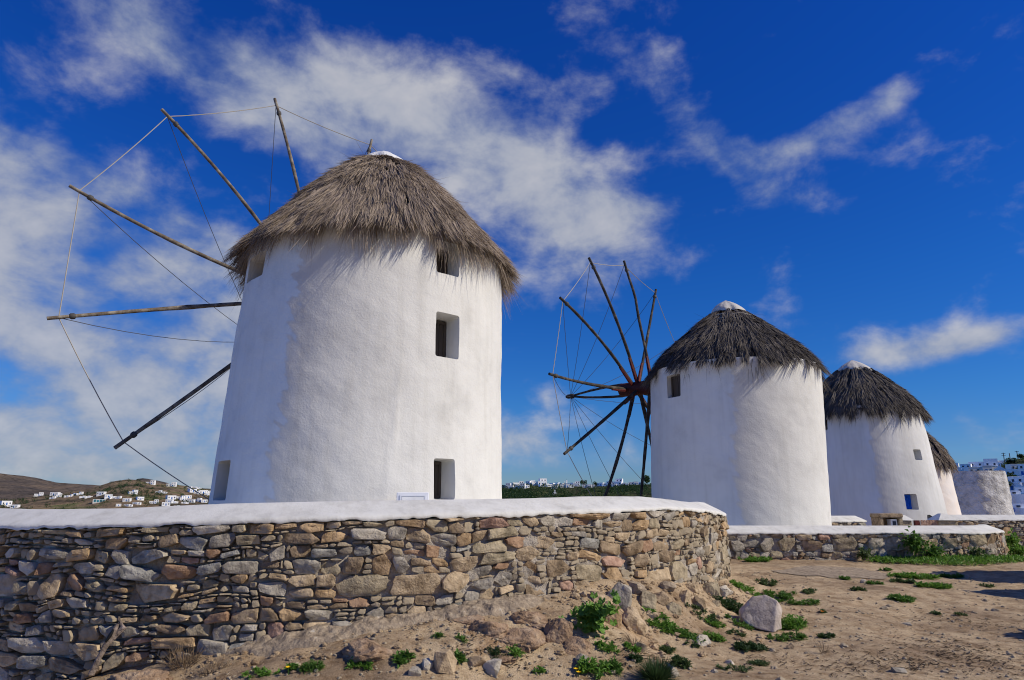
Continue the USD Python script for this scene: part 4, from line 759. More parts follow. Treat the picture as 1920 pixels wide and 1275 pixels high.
def leaves(pos, dirs, L, Wd, rng, fold=.25, droop=.35):
    """one bent folded leaf per row: base, two halves, tip"""
    n = len(pos); up = np.array([0, 0, 1.0]); side = np.cross(dirs, up + rng.normal(0, .25, (n, 3))); side /= np.linalg.norm(side, axis=1, keepdims=True) + 1e-9; nor = np.cross(side, dirs)
    L, Wd = L[:, None], Wd[:, None]
    a = pos; m = pos + dirs * L * .5; t = pos + dirs * L - up * L * droop * rng.random((n, 1))
    l = m + side * Wd * .5 + nor * Wd * fold; r = m - side * Wd * .5 + nor * Wd * fold
    v = np.stack([a, l, m, r, t], 1); f = np.array([[0, 2, 1], [0, 3, 2], [2, 4, 1], [2, 3, 4]])
    return v.reshape(-1, 3), (f[None] + (np.arange(n) * 5)[:, None, None]).reshape(-1, 3)
def weed(p, rx, ry, h, n, L, Wd, seed, upright=.5):
    """low leafy clump of several tufts, its foot following the ground"""
    rng = np.random.default_rng(seed); k = max(2, n // 22); th = rng.random(k) * 2 * PI; rr = np.sqrt(rng.random(k)) * (1 - .35 * noise(np.stack([np.cos(th) * 1.7, np.sin(th) * 1.7, th * 0], -1), seed)); c = np.stack([np.cos(th) * rr * rx, np.sin(th) * rr * ry], 1)
    w = rng.integers(0, k, n); x, y = p[0] + c[w, 0], p[1] + c[w, 1]; z = ground_z(x, y)
    a = rng.random(n) * 2 * PI; e = np.clip(rng.normal(upright, .35, n), .05, 1.4); d = np.stack([np.cos(a) * np.cos(e), np.sin(a) * np.cos(e), np.sin(e)], 1)
    hh = h * rng.random(n) * (1 - rr[w] ** 2 * .7) * (.5 + .5 * rng.random(k)[w])
    pos = np.stack([x, y, z + hh * .6], 1) + d * (L * .3 * rng.random((n, 1)))
    return T(*leaves(pos, d, L * rng.uniform(.6, 1.25, n), Wd * rng.uniform(.6, 1.25, n), rng))
GW = 'low weeds dotted over the dirt'
# (px, py, width px, height px, leaves, leaf length, leaf width, material, label)
WEEDS = [(1245, 1176, 70, 16, 420, .07, .032, 'leaf_bright', 'long green weed patch running down from the rubble, upper half'), (1290, 1196, 66, 14, 380, .07, .03, 'leaf_mid', 'long green weed patch running down from the rubble, lower half'), (1340, 1200, 40, 24, 240, .07, .026, 'leaf_bright', 'upright leafy weed at the right end of the long patch'),
         (1372, 1142, 64, 30, 420, .08, .035, 'leaf_dark', 'dense dark weed clump just left of the boulder'), (1402, 1158, 40, 26, 280, .08, .02, 'leaf_dark', 'spiky dark tuft against the left side of the boulder'), (1318, 1158, 60, 16, 260, .06, .03, 'leaf_dull', 'dull green weed between rubble and the bare dirt'),
         (1482, 1176, 66, 42, 620, .08, .032, 'leaf_bright', 'tall bright weed clump against the right side of the boulder'), (1478, 1200, 70, 14, 260, .07, .03, 'leaf_mid', 'low weed spreading in front of the bright clump'), (1404, 1218, 68, 20, 420, .06, .03, 'leaf_dark', 'dark oval weed cushion in the dirt below the boulder'),
         (1380, 1192, 34, 10, 120, .06, .025, 'leaf_dull', None), (1388, 1172, 50, 14, 200, .07, .026, 'leaf_mid', 'loose weed in front of the boulder'), (1340, 1174, 44, 12, 160, .06, .025, 'leaf_bright', None), (1251, 1222, 38, 12, 170, .06, .028, 'leaf_dull', None), (1297, 1212, 26, 8, 90, .05, .028, 'leaf_dark', None),
         (1275, 1250, 36, 34, 330, .055, .034, 'leaf_dull', 'small round bushy weed on the open dirt'), (1150, 1252, 26, 20, 130, .07, .03, 'leaf_mid', None), (1196, 1240, 30, 14, 150, .055, .025, 'leaf_dark', None), (1138, 1218, 40, 14, 150, .06, .03, 'leaf_bright', None), (1180, 1216, 34, 14, 110, .06, .03, 'leaf_bright', None),
         (966, 1228, 30, 26, 40, .11, .028, 'leaf_bright', 'pale rosette of long leaves by the brown rock ledge'), (930, 1230, 40, 14, 260, .045, .012, 'leaf_dark', 'dark feathery weed left of the pale rosette'), (858, 1240, 26, 18, 90, .075, .035, 'leaf_mid', None), (757, 1242, 32, 18, 100, .09, .04, 'leaf_mid', 'broad leaved weed on the dirt below the brown ledge'),
         (586, 1256, 42, 24, 420, .055, .012, 'leaf_mid', 'fine grassy green tuft at the bottom edge of the bank'), (690, 1248, 40, 12, 110, .06, .025, 'leaf_bright', None), (660, 1250, 30, 10, 80, .06, .025, 'leaf_bright', None), (1385, 1258, 76, 12, 160, .05, .022, 'leaf_dull', None), (1420, 1246, 40, 8, 220, .05, .02, 'leaf_dull', None), (1547, 1196, 38, 10, 150, .06, .028, 'leaf_dark', 'small dark weed alone right of the boulder clump'),
         (1405, 1112, 76, 14, 420, .08, .036, 'leaf_bright', 'green weed patch beside the far end of the curved wall'), (1455, 1120, 80, 12, 420, .08, .034, 'leaf_mid', 'weed patch trailing right behind the boulder'), (1505, 1134, 60, 10, 260, .07, .03, 'leaf_mid', 'end of the trailing weeds behind the boulder'), (1520, 1112, 40, 8, 120, .07, .03, 'leaf_dull', None), (1440, 1096, 40, 8, 150, .08, .034, 'leaf_dull', None),
         (1688, 1126, 54, 12, 420, .08, .038, 'leaf_mid', 'neat oval weed alone in the middle of the open dirt'), (1712, 1084, 90, 12, 620, .10, .05, 'leaf_bright', 'wide weed strip on the dirt before the second terrace'), (1752, 1102, 66, 10, 420, .10, .045, 'leaf_bright', 'weed patch below the wide strip on the open dirt'), (1785, 1084, 46, 8, 260, .09, .045, 'leaf_mid', None), (1690, 1092, 50, 8, 200, .09, .04, 'leaf_dull', None),
         (1640, 1096, 26, 6, 120, .08, .04, 'leaf_mid', None), (1582, 1087, 26, 6, 110, .08, .04, 'leaf_mid', None), (1610, 1107, 24, 5, 80, .08, .04, 'leaf_dull', None), (1664, 1070, 24, 5, 90, .08, .04, 'leaf_mid', None), (1420, 1052, 64, 8, 380, .11, .05, 'leaf_bright', 'green strip of weeds at the left foot of the second terrace wall'), (1755, 1152, 20, 5, 60, .06, .03, 'leaf_dull', None),
         (1800, 1154, 22, 6, 60, .06, .03, 'leaf_dull', None), (1850, 1100, 30, 5, 90, .07, .03, 'leaf_dull', None), (510, 1262, 40, 8, 90, .05, .02, 'leaf_bright', None), (470, 1268, 40, 8, 90, .05, .02, 'leaf_bright', None), (1010, 1262, 24, 8, 60, .06, .025, 'leaf_bright', None), (820, 1195, 16, 8, 40, .06, .025, 'leaf_mid', None), (865, 1202, 16, 8, 40, .06, .025, 'leaf_mid', None), (1150, 1262, 40, 12, 110, .05, .02, 'leaf_mid', None)]
for i, (px, py, w, h, n, L, Wd, m, lab) in enumerate(WEEDS):
    p, s = gpt(px, py); msh = weed(p, w / s * .56, w / s * .36, h / s * .8, int(n * 1.9), L * .74, Wd * .74, 400 + i)
    if lab: obj('weed', msh, m, label=lab, category='weed')
    else: obj('weed', msh, m, label=f'tiny low weed on the dirt, {ORD[sorted(q[0] + q[1] * .001 for q in WEEDS if not q[8]).index(px + py * .001)]} from the left of the tiny ones', category='weed', group=GW)
def flower(parent, p, mtl):
    v = []; a = np.arange(9) * 2 * PI / 9
    for k in range(8):
        t = k * PI / 4; d = np.array([math.cos(t), math.sin(t) - .3, .35]); v.append(leaves(np.array([p]), (d / np.linalg.norm(d))[None], np.array([.028]), np.array([.018]), np.random.default_rng(k), .1, .0))
    obj('flower', joined(v), mtl, parent)
def flowering(px, py, w, h, n, m, fl, lab, mtl, L=.06):
    p, s = gpt(px, py); t = thing('flowering_weed', label=lab, category='flower'); obj('leaves', weed(p, w / s * .5, w / s * .3, h / s, n, L, .03, px), m, t)
    for fx, fy in fl:
        r = ray(fx, fy); q = r * ((p[1] - .1) / r[1]) + [0, 0, EYE]; flower(t, q, mtl)
        obj('stem', tube(np.array([[q[0], q[1] + .02, float(ground_z(q[0], q[1] + .02))], q]), .003, 4), 'leaf_mid', t)
flowering(1112, 1262, 76, 32, 460, 'leaf_bright', ((1080, 1255), (1085, 1261)), 'green cushion weed with two yellow flowers at the bottom edge', 'petal_yellow')
flowering(545, 1258, 40, 12, 120, 'leaf_mid', ((540, 1252),), 'low weed with a single yellow flower near the bottom left', 'petal_yellow', .05)
flowering(1545, 1150, 22, 6, 50, 'leaf_dull', ((1542, 1147),), 'tiny weed with an orange flower right of the boulder', 'petal_orange', .05)
# mallow: stems with large lobed leaves
def mallow():
    p, s = gpt(1108, 1188); t = thing('mallow_plant', label='large dark green mallow plant with lobed leaves growing out of the bank', category='plant'); rng = np.random.default_rng(9)
    lv, st = [], []
    for k in range(13):
        a = rng.random() * 2 * PI; e = rng.uniform(.5, 1.45); ln = rng.uniform(.16, .40) if k else .46; d = np.array([math.cos(a) * math.cos(e), math.sin(a) * math.cos(e) * .7 - .1, math.sin(e)])
        tip = p + d * ln; mid = p + d * ln * .5 + [0, 0, .03]; st.append(tube(np.array([p, mid, tip]), [.006, .005, .003], 5))
        for q in range(15):
            c = p + (tip - p) * rng.uniform(.3, 1.05) + rng.normal(0, .045, 3); R = rng.uniform(.026, .058); nrm = np.array([rng.normal(0, .6), -.45 + rng.normal(0, .4), .7]); nrm /= np.linalg.norm(nrm)
            u = np.cross(nrm, [0, 0, 1.0]); u /= np.linalg.norm(u); w = np.cross(u, nrm); g = np.linspace(-2.7, 2.7, 15); rad = R * (1 + .14 * np.cos(g * 5.6)) * (.9 + .1 * np.cos(g))
            ring = c + rad[:, None] * (np.sin(g)[:, None] * u - np.cos(g)[:, None] * w) + nrm * (R * .28 * (1 + np.cos(g * 5.6)) * .5)[:, None]
            i = np.arange(14); lv.append((np.vstack([c, ring]), np.stack([0 * i, i + 1, i + 2], 1)))
    obj('leaves', joined(lv), 'leaf_bright', t); obj('stems', cat(st), 'leaf_dull', t)
mallow()
def tuft(px, py, w, h, n, mtl, lab, seed, name='dry_grass_tuft', category='grass', width=.006, spread=.9):
    p, s = gpt(px, py); rng = np.random.default_rng(seed); a = rng.random(n) * 2 * PI; e = np.clip(rng.normal(.9, .35, n), .1, 1.5); d = np.stack([np.cos(a) * np.cos(e) * spread, np.sin(a) * np.cos(e) * spread, np.sin(e)], 1); d /= np.linalg.norm(d, axis=1, keepdims=True)
    r = np.sqrt(rng.random(n)); rt = np.stack([p[0] + np.cos(a) * r * w / s * .25, p[1] + np.sin(a) * r * w / s * .2], 1); rt = np.column_stack([rt, ground_z(rt[:, 0], rt[:, 1])])
    o = np.cross(np.cross(d, [0, 0, 1.0]), d); o /= np.linalg.norm(o, axis=1, keepdims=True)
    v, f = strands(rt, d, o, h / s * rng.uniform(.4, 1.1, n), np.full(n, width), rng.normal(-.1, .15, n), rng); obj(name, T(v, f), mtl, label=lab, category=category)
tuft(1232, 1275, 56, 40, 900, 'leaf_dark', 'dark rounded grassy tuft at the bottom edge of the dirt', 1, 'grass_tuft', spread=1.0)
tuft(345, 1246, 80, 40, 170, 'dry_grass', 'dry brown grass tuft growing at the foot of the stone wall', 2)
tuft(400, 1260, 100, 16, 160, 'dry_grass', 'matted dry brown grass on the bank below the wall', 3, spread=1.3)
tuft(822, 1152, 36, 52, 46, 'dry_grass', 'dead reddish twiggy weed standing against the wall foot', 4, 'dead_weed', 'weed', .008, .5)
tuft(626, 1180, 34, 20, 160, 'leaf_mid', 'short green grass tuft at the wall foot above the blue strip', 5, 'grass_tuft')
tuft(1190, 1212, 60, 26, 60, 'dry_grass', 'dead twigs lying below the mallow plant', 6, 'dead_weed', 'weed', .008, 1.6)
tuft(1545, 1226, 26, 30, 14, 'dry_grass', 'thin dead stalk standing in the dirt below the dark lone weed', 8, 'dead_weed', 'weed', .006, .6)
# growth along the second terrace wall
rng = np.random.default_rng(5); n = 3200; px = rng.uniform(1615, 1850, n); xx = np.interp(px, [1600, 1900], [8.2, 12.6]) + rng.normal(0, .1, n); yy = 16.9 - rng.random(n) ** 1.3 * np.interp(px, [1615, 1680, 1780, 1850], [.3, 1.25, 1.1, .3]); e = np.clip(rng.normal(.7, .35, n), .1, 1.4); a = rng.random(n) * 6.28
d = np.stack([np.cos(a) * np.cos(e), np.sin(a) * np.cos(e), np.sin(e)], 1); gz = ground_z(xx, yy)
obj('undergrowth', T(*leaves(np.stack([xx, yy, gz + .05 * rng.random(n)], 1), d, .11 * rng.uniform(.6, 1.3, n), .04 * rng.uniform(.6, 1.2, n), rng)), 'leaf_bright', kind='stuff', label='bright green undergrowth along the foot of the second terrace wall', category='undergrowth')
def wall_plant(px, py, w, h, n, m, lab, seed, Y=16.93):
    c = at(px, py, Y); s = FPX / Y; rng = np.random.default_rng(seed); t = thing('wall_plant', label=lab, category='plant')
    p = np.stack([c[0] + rng.normal(0, w / s * .2, n), Y - .04 - np.abs(rng.normal(0, .14, n)), c[2] - .06 + rng.normal(0, h / s * .2, n)], 1); d = rng.normal(size=(n, 3)) + [0, -.6, .3]; d /= np.linalg.norm(d, axis=1, keepdims=True)
    obj('leaves', T(*leaves(p, d, .12 * rng.uniform(.6, 1.3, n), .075 * rng.uniform(.6, 1.2, n), rng)), m, t); g0 = np.array([c[0], Y - .1, float(ground_z(c[0], Y - .1))])
    obj('stem', tube(np.array([g0, (g0 + c) / 2 + [.04, -.05, 0], c + [0, -.05, 0]]), [.014, .011, .006], 6), 'bark', t)
wall_plant(1708, 1012, 44, 34, 300, 'leaf_mid', 'leafy plant climbing the second terrace wall, tallest of those on it', 1)
wall_plant(1742, 1028, 34, 26, 180, 'leaf_mid', 'smaller climbing plant on the second terrace wall right of the tallest', 2)
wall_plant(1614, 1032, 18, 20, 90, 'leaf_dull', 'small plant on the wall below the middle of the second terrace', 3)
wall_plant(1822, 1030, 22, 16, 80, 'leaf_dull', 'small plant near the right corner of the second terrace wall', 4)
wall_plant(1890, 1012, 22, 40, 260, 'leaf_bright', 'bright weed growing in the corner between two terrace walls', 6, 19.0)
wall_plant(1902, 1028, 34, 16, 200, 'leaf_bright', 'bright weed trailing on the ground by the terrace wall corner', 7, 18.4)
# blue plastic strip, driftwood against the wall
p, s = gpt(597, 1197); t = np.linspace(-.09, .09, 14); w = .011 + .004 * np.sin(t * 60); pp = np.stack([p[0] + t, p[1] + t * .25 + .006 * np.sin(t * 50), ground_z(p[0] + t, p[1] + t * .25) + .022 + .008 * np.sin(t * 40)], 1)
obj('plastic_strip', T(np.vstack([pp - np.array([0, .5, .5]) * w[:, None], pp + np.array([0, .5, .5]) * w[:, None]]), grid_faces(2, 14)), 'blue_plastic', label='crumpled bright blue plastic strip lying on the bank', category='litter')
g = thing('driftwood_branch', label='bleached forked driftwood branch leaning on the wall at lower left', category='branch')
q = [at(*c) for c in ((178, 1262, 7.18), (192, 1232, 7.2), (204, 1210, 7.22), (218, 1188, 7.24), (228, 1168, 7.27))]; q = np.array(q) + [0, -.06, 0]
obj('limb', tube(q, [.03, .024, .028, .04, .02], 9), 'bark', g, smooth=60); obj('limb', tube(np.array([q[2], at(232, 1176, 7.2), at(222, 1160, 7.24)]), [.02, .03, .014], 8), 'bark', g, smooth=60)
obj('rubber_strip', tube(np.array([at(198, 1204, 7.1), at(206, 1192, 7.1), at(213, 1180, 7.12)]), [.012, .018, .01], 6), 'black_plastic', g, smooth=60)

# ------------------------------------------------------------------ far villages on the hills
def house_proto(name, lab, grp, boxes, wins, doors, seed, wallm='house_white', loc=(0, 0, 0), rotz=0, scale=None):
    """boxes (x0,x1,y0,y1,h); wins and doors (x, z, w, h, y) on the front, which looks along -y"""
    t = thing(name, loc, rotz, scale, label=lab, category='house', group=grp)
    for b in boxes:
        x0, x1, y0, y1, h = b
        w = obj('wall', box(x0, x1, y0, y1, -2.5, h), wallm, t); wp = str(w.GetPath())
        obj('parapet', cat([box(x0 - .08, x1 + .08, y0 - .08, y0 + .22, h + .003, h + .4), box(x0 - .08, x0 + .22, y0 + .222, y1 - .202, h + .003, h + .4), box(x1 - .22, x1 + .08, y0 + .222, y1 - .202, h + .003, h + .4), box(x0 - .08, x1 + .08, y1 - .2, y1 + .08, h + .003, h + .4)]), wallm, wp)
    for x, z, w, h, y in wins: obj('window', box(x - w / 2, x + w / 2, y - .06, y + .1, z, z + h), 'pane_dark', t)
    for x, z, w, h, y in doors: obj('door', box(x - w / 2, x + w / 2, y - .07, y + .1, z, z + h), 'door_blue', t)
    return t
VAR = [([(-5, 4, -4, 4, 3.4), (-2, 4.6, -1, 5, 6.2)], [(-3.5, 1, 1.1, 1.4, -4), (2.5, 1, 1.1, 1.4, -4), (0, 4.2, 1, 1.3, -1), (3, 4.2, 1, 1.3, -1)], [(-.6, 0, 1.1, 2.2, -4)]),
       ([(-7, 0, -3, 4, 3.2), (0.003, 6, -4.2, 4, 5.8)], [(-5.5, 1, 1, 1.3, -3), (-3, 1, 1, 1.3, -3), (1.6, 3.8, 1, 1.3, -4.2), (4.4, 3.8, 1, 1.3, -4.2), (4.4, 1, 1, 1.3, -4.2)], [(1.7, 0, 1.2, 2.3, -4.2)]),
       ([(-4, 4, -3.5, 3.5, 3.3)], [(-2.6, 1, 1, 1.3, -3.5), (2.5, 1, 1, 1.3, -3.5)], [(0, 0, 1.1, 2.2, -3.5)]),
       ([(-8, -1, -3, 3, 3.3), (-1 + .003, 4, -4, 3, 3.9), (4.003, 9, -2.5, 3.5, 3.1)], [(-6.4, 1, 1, 1.3, -3), (-3, 1, 1, 1.3, -3), (3, 1, 1, 1.3, -4), (5.6, 1, 1, 1.3, -2.5), (7.6, 1, 1, 1.3, -2.5)], [(.8, 0, 1.2, 2.3, -4)])]
protos = {}
def village(h, spots, name, place, rows, grp, wscale, seed):
    rng = np.random.default_rng(seed); row_of = lambda q: sum(q[1] > y for y, _ in rows[:-1])
    for px, py, wpx in spots:
        k = row_of((px, py)); lab = f'white house {place}, {ORD[sorted(q[0] + q[1] * .001 for q in spots if row_of(q) == k).index(px + py * .001)]} from the left in {rows[k][1]}'
        p, d = h.hit(px, py + 2); k = int(rng.integers(0, 4)); W = (9.6, 13, 8, 17)[k]; sc = max(.45, wpx / FPX * d / W) * wscale; rz = -math.atan2(p[0], p[1]) + rng.uniform(-.45, .45)
        key = (name, k)
        if key not in protos: protos[key] = house_proto(name, lab, grp, *VAR[k], seed, loc=p, rotz=rz, scale=sc)
        else: copy(protos[key], name, p, rz, sc, label=lab, category='house', group=grp)
LEFT = [(10, 945, 16), (19, 948, 14), (28, 950, 12), (73, 928, 14), (103, 927, 13), (99, 933, 9), (110, 930, 10), (127, 930, 7), (138, 927, 9), (149, 926, 12), (156, 931, 12), (166, 931, 12), (190, 926, 13), (203, 931, 13), (212, 932, 12), (222, 933, 10), (249, 924, 16), (238, 938, 13), (262, 935, 12), (256, 943, 13), (240, 947, 12), (222, 947, 9),
        (283, 906, 16), (322, 910, 18), (298, 922, 11), (306, 923, 8), (289, 942, 16), (320, 934, 16), (330, 932, 14), (343, 936, 13), (311, 946, 15), (318, 940, 13), (326, 941, 10), (355, 915, 8), (365, 913, 9), (372, 915, 7), (360, 921, 14), (368, 924, 12), (380, 924, 16), (388, 926, 12), (346, 942, 14), (358, 940, 13), (371, 938, 14), (382, 940, 12), (333, 949, 14), (352, 932, 12)]
village(h_dome, LEFT, 'hillside_house', 'on the far brown hill', [(918, 'the highest row'), (930, 'the second row'), (938, 'the third row'), (999, 'the lowest row')], 'white houses scattered over the far brown hill', .82, 5)
MID = [(949, 913, 12), (957, 914, 8), (965, 904, 10), (973, 906, 11), (976, 914, 14), (986, 913, 9), (988, 905, 9), (997, 905, 9), (1006, 905, 9), (1016, 904, 14), (1034, 910, 10), (1043, 909, 11), (1040, 914, 8), (1062, 912, 9), (1072, 909, 9), (1081, 909, 10), (1103, 912, 9), (1127, 908, 10), (1139, 907, 12), (1150, 911, 12), (1158, 906, 14), (1168, 905, 8), (1173, 911, 14), (1190, 905, 12), (1200, 906, 8), (1022, 911, 8)]
village(h_mid, MID, 'village_house', 'on the ridge between two mills', [(907.5, 'the skyline row'), (999, 'the lower row')], 'white houses along the ridge between the two mills', 1.3, 6)
p, d = h_dome.hit(186, 942); s = d / FPX
t = thing('hillside_house', p, -math.atan2(p[0], p[1]), label='grey house with turquoise window frames low on the far brown hill', category='house')
obj('wall', box(-9 * s, 9 * s, -2, 4, -2, 5 * s), 'render_grey', t)
for k in range(4): w = obj('window', box((-7.5 + 4 * k) * s, (-4.6 + 4 * k) * s, -2.1, -1.9, .6 * s, (3.6 if k % 2 else 4.4) * s), 'frame_turquoise', t); obj('pane', box((-7.0 + 4 * k) * s, (-5.1 + 4 * k) * s, -2.16, -2.06, 1.1 * s, (3.1 if k % 2 else 3.9) * s), 'pane_dark', str(w.GetPath()))
def chapel(h, px, py, wpx, lab, name='chapel', tower=False):
    p, d = h.hit(px, py); s = wpx * d / FPX / 6.0; t = thing(name, p, -math.atan2(p[0], p[1]) + .1, s, label=lab, category='chapel')
    obj('wall', box(-3, 3, -4, 5, -2, 3), 'house_white', t)
    g = T([(-3, -4, 3), (3, -4, 3), (0, -4, 5), (-3, 5, 3), (3, 5, 3), (0, 5, 5)], [[0, 1, 2], [3, 5, 4], [0, 2, 5], [0, 5, 3], [1, 4, 5], [1, 5, 2]]); obj('roof', g, 'house_white', t)
    b = obj('belfry', cat([box(-.9, -.45, -4.1, -3.5, 4.2, 6.3), box(.45, .9, -4.1, -3.5, 4.2, 6.3), box(-.9, .9, -4.1, -3.5, 6.303, 7.0), box(-.4, .4, -4.05, -3.55, 7.003, 7.5)]), 'house_white', t)
    obj('bell', trimesh.creation.icosphere(1, .28).apply_translation((0, -3.8, 5.6)), 'dark_wood', str(b.GetPath())); obj('door', box(-.6, .6, -4.08, -3.9, 0, 2.1), 'door_red', t)
    if tower: obj('tower', box(2.6, 4.6, -3, -1, -2, 9), 'house_white', t); obj('cross', cat([box(3.5, 3.7, -2.1, -1.9, 9.003, 11), box(3.1, 4.1, -2.1, -1.9, 10, 10.2)]), 'pole_grey', t)
chapel(h_right, 1875, 888, 13, 'tiny white chapel with bell gable above the grey mill stump')
chapel(h_right, 1911, 921, 12, 'tiny white chapel with bell gable low at the right edge of the scene')
chapel(h_mid, 1058, 909, 7, 'white village church with a slim tower on the ridge', 'church', True)
chapel(h_mid, 1040, 929, 8, 'small white chapel below the ridge village, just above the coping')
# white hotel and roofs on the right hill
p, d = h_right.hit(1838, 884); s = d / FPX
t = thing('hotel', p, -math.atan2(p[0], p[1]), label='long stepped white hotel with rows of dark windows on the right hill', category='hotel')
for i, (x0, x1, z0, z1, y) in enumerate([(-40, -27, -4, 14, 0), (-27, 36, -6, 7, -1), (-14, 6, 7.01, 15, 1), (6.01, 24, 7.01, 19, .6), (24.01, 36, 7.01, 16, 1.2)]):
    w = obj('wall', box(x0 * s, x1 * s, y, y + 8, z0 * s, z1 * s), 'house_white', t)
    n = max(2, int((x1 - x0) / 7))
    for k in range(n):
        x = x0 + (k + .5) * (x1 - x0) / n; zc = max(z0, -1) + 2.2 if i != 0 else 6
        obj('window', box((x - 1.2) * s, (x + 1.2) * s, y - .06, y + .05, zc * s, (zc + 3) * s), 'pane_dark', str(w.GetPath()))
RIGHT2 = [(1905, 880, 8), (1916, 890, 9), (1903, 917, 10), (1917, 938, 12), (1930, 905, 12)]
village(h_right, RIGHT2, 'slope_house', 'on the right hill slope', [(895, 'the upper row'), (999, 'the lower row')], 'white houses on the right hill slope', .8, 12)
RIGHT = [(1803, 872, 12), (1808, 890, 20), (1826, 888, 22), (1842, 886, 18)]
village(h_right, RIGHT, 'white_house', 'just behind the grey mill stump', [(999, 'its row')], 'white houses behind the mill stump', 1.0, 9)
for px, py, Y, w, lab in ((1908, 962, 75, 30, 'white house with a blue shutter at the right edge behind the mill stump'), (1914, 905, 150, 16, 'pale house higher up at the right edge of the scene'), (1900, 935, 95, 26, 'low white house with a terrace wall above the blue shuttered one')):
    p = at(px, py, Y); s = Y / FPX; t = thing('white_house', (p[0], p[1], p[2]), -math.atan2(p[0], p[1]) + .3, label=lab, category='house')
    obj('wall', box(-w / 2 * s, w / 2 * s, 0, 6, -6, w * .55 * s), 'house_white', t); obj('annex', box(w * .1 * s, w * .8 * s, -2, -.003, -6, w * .3 * s), 'house_white', t)
    obj('window', box(-w * .34 * s, -w * .14 * s, -.07, .05, w * .08 * s, w * .30 * s), 'door_blue', t); obj('window', box(w * .0 * s, w * .2 * s, -.07, .05, w * .34 * s, w * .46 * s), 'pane_dark', t)
# scrub and trees
def blob(n, r, seed, flat=.75, m=90):
    rng = np.random.default_rng(seed); d = rng.normal(size=(m, 3)); d /= np.linalg.norm(d, axis=1, keepdims=True); p = d * r * rng.uniform(.5, 1.0, (m, 1)) * [1, 1, flat]; p[:, 2] += r * flat * .75
    q = rng.normal(size=(m, 3)) * .5 + d; q /= np.linalg.norm(q, axis=1, keepdims=True)
    return leaves(p, q, r * rng.uniform(.35, .7, m), r * rng.uniform(.3, .55, m), rng, .2, .4)
def scrub(h, n, a0, a1, t0, t1, rlo, rhi, seed, mtl, lab, thresh=.5):
    rng = np.random.default_rng(seed); base = [blob(0, 1.0, seed + k, .7, 34) for k in range(8)]; parts = []
    az = np.radians(rng.uniform(a0, a1, n)); d = h.d + h.w * rng.uniform(t0, t1, n); z = h.z(az, d); dn = fbm(np.stack([d * np.sin(az), d * np.cos(az), 0 * d], -1) / (h.d * .05), 3, seed)
    for k in range(n):
        if dn[k] < thresh and rng.random() > .2: continue
        v, f = base[k % 8]; r = rng.uniform(rlo, rhi); parts.append((v * r + [d[k] * math.sin(az[k]), d[k] * math.cos(az[k]), z[k] - .2 * r], f))
    obj('scrub', joined(parts), mtl, kind='stuff', label=lab, category='scrub')
scrub(h_mid, 2600, -3, 14, -.75, -.10, .9, 2.4, 3, 'leaf_dark', 'dark green trees and scrub below the ridge village', .56)
scrub(h_dome, 3000, -40, -14, -.85, -.22, .8, 2.3, 4, 'leaf_dark', 'dark scrub dotted over the far brown hill', .55)
scrub(h_right, 1500, 26, 46, -.75, -.12, .35, 1.0, 5, 'leaf_dull', 'dark green scrub over the right hill', .45)
def far_tree(h, px, py, hpx, lab, seed, mtl='leaf_dark'):
    p, d = h.hit(px, py); s = hpx * d / FPX; t = thing('tree', p, label=lab, category='tree')
    obj('trunk', tube(np.array([[0, 0, -1], [.03 * s, 0, s * .3], [0, 0, s * .6]]), [.05 * s, .04 * s, .025 * s], 7), 'bark', t); rng = np.random.default_rng(seed)
    obj('crown', joined([(lambda vf: (vf[0] + [rng.normal(0, .16) * s, rng.normal(0, .16) * s, s * rng.uniform(.2, .62)], vf[1]))(blob(0, s * rng.uniform(.18, .3), seed * 31 + k, .75, 120)) for k in range(6)]), mtl, t)
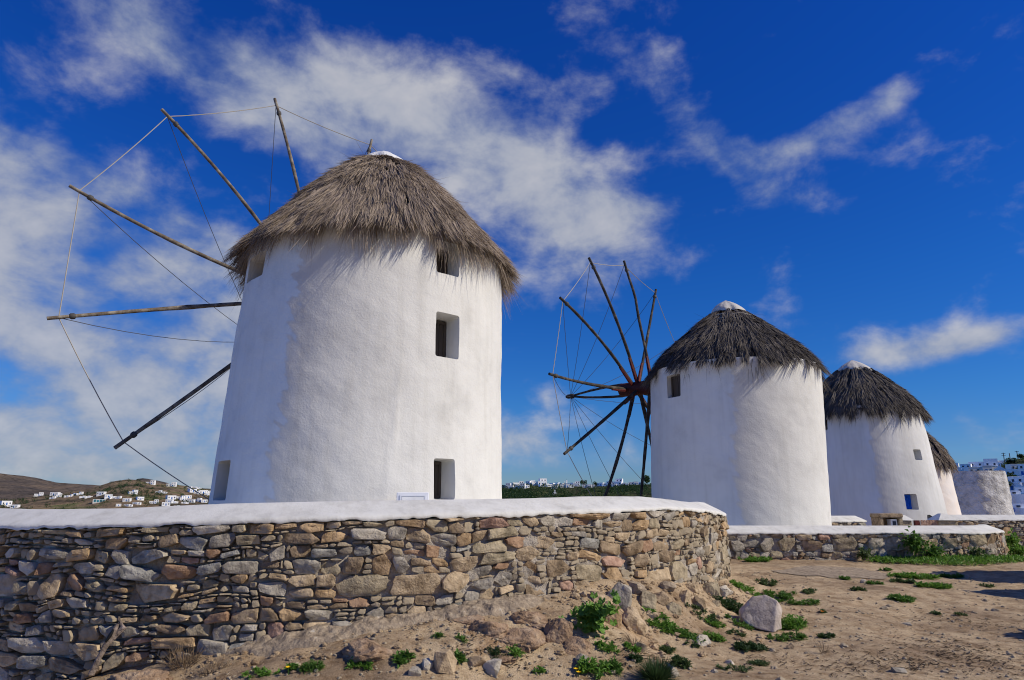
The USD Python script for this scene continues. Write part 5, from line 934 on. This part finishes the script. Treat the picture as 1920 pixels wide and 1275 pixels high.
for i, (h, px, py, hp, lab) in enumerate([(h_mid, 1213, 910, 18, 'dark tree standing above the ridge beside the second mill'), (h_mid, 1094, 912, 13, 'rounded dark tree in the middle of the ridge village'), (h_mid, 1117, 911, 10, 'small dark tree on the ridge left of the wheel pole'),
        (h_right, 1915, 864, 11, 'dark tree on top of the right hill at the edge of the scene'), (h_right, 1897, 872, 12, 'dark bushy tree right of the hotel on the right hill'), (h_right, 1900, 905, 16, 'dark tree on the slope right of the tiny upper chapel'), (h_right, 1893, 925, 18, 'dark tree left of the lower chapel')]): far_tree(h, px, py, hp, lab, 50 + i)
for px, py, hp, lab in ((1884, 868, 17, 'wooden utility pole with double crossarm on the right hill'), (1895, 866, 13, 'plain thin utility pole on the right hill'), (1909, 862, 13, 'utility pole with single crossarm at the edge of the right hill')):
    p, d = h_right.hit(px, py); s = d / FPX; t = thing('utility_pole', p, -math.atan2(p[0], p[1]), label=lab, category='pole')
    obj('pole', tube(np.array([[0, 0, -1], [0, 0, hp * s]]), [.13, .10], 7), 'pole_grey', t)
    if 'plain' not in lab:
        for k in range(2 if 'double' in lab else 1): obj('crossarm', box(-2.6 * s, 2.6 * s, -.16, -.1, (hp - 1.5 - 3 * k) * s, (hp - .8 - 3 * k) * s), 'pole_grey', t)
# shrubs standing just to the right of the view: their shadows reach across the dirt
for i, (x, y, hgt) in enumerate(((11.2, 13.7, 2.1), (9.9, 11.4, 1.7), (7.75, 8.45, 1.3), (14.2, 17.0, 1.5))):
    z = float(ground_z(x, y)); t = thing('garden_shrub', (x, y, z), label=['tall clipped evergreen shrub standing right of the view', 'medium evergreen shrub right of the view', 'small evergreen shrub nearest the camera on the right', 'wide evergreen shrub beside the terrace end'][i], category='shrub')
    obj('trunk', tube(np.array([[0, 0, -.05], [0, 0, hgt * .5]]), [.05, .04], 8), 'bark', t)
    obj('crown', joined([(lambda vf, k=k: (vf[0] + [0, 0, hgt * .3 + k * hgt * .12], vf[1]))(blob(0, hgt * (.34 - .04 * k), 70 + i * 5 + k, .75, 420)) for k in range(3)]), 'leaf_dark', t)
# two lines of binding cord round the top of the second roof
for zb_, rb_ in ((7.02, 1.03), (7.2, .83)):
    a = np.linspace(0, 2 * PI, 60); obj('binding_cord', tube(np.stack([ax2(5.4)[0] + rb_ * np.sin(a), 20.93 + rb_ * np.cos(a), zb_ + .012 * np.sin(a * 9)], 1), .012, 5, False), 'rope', p2)
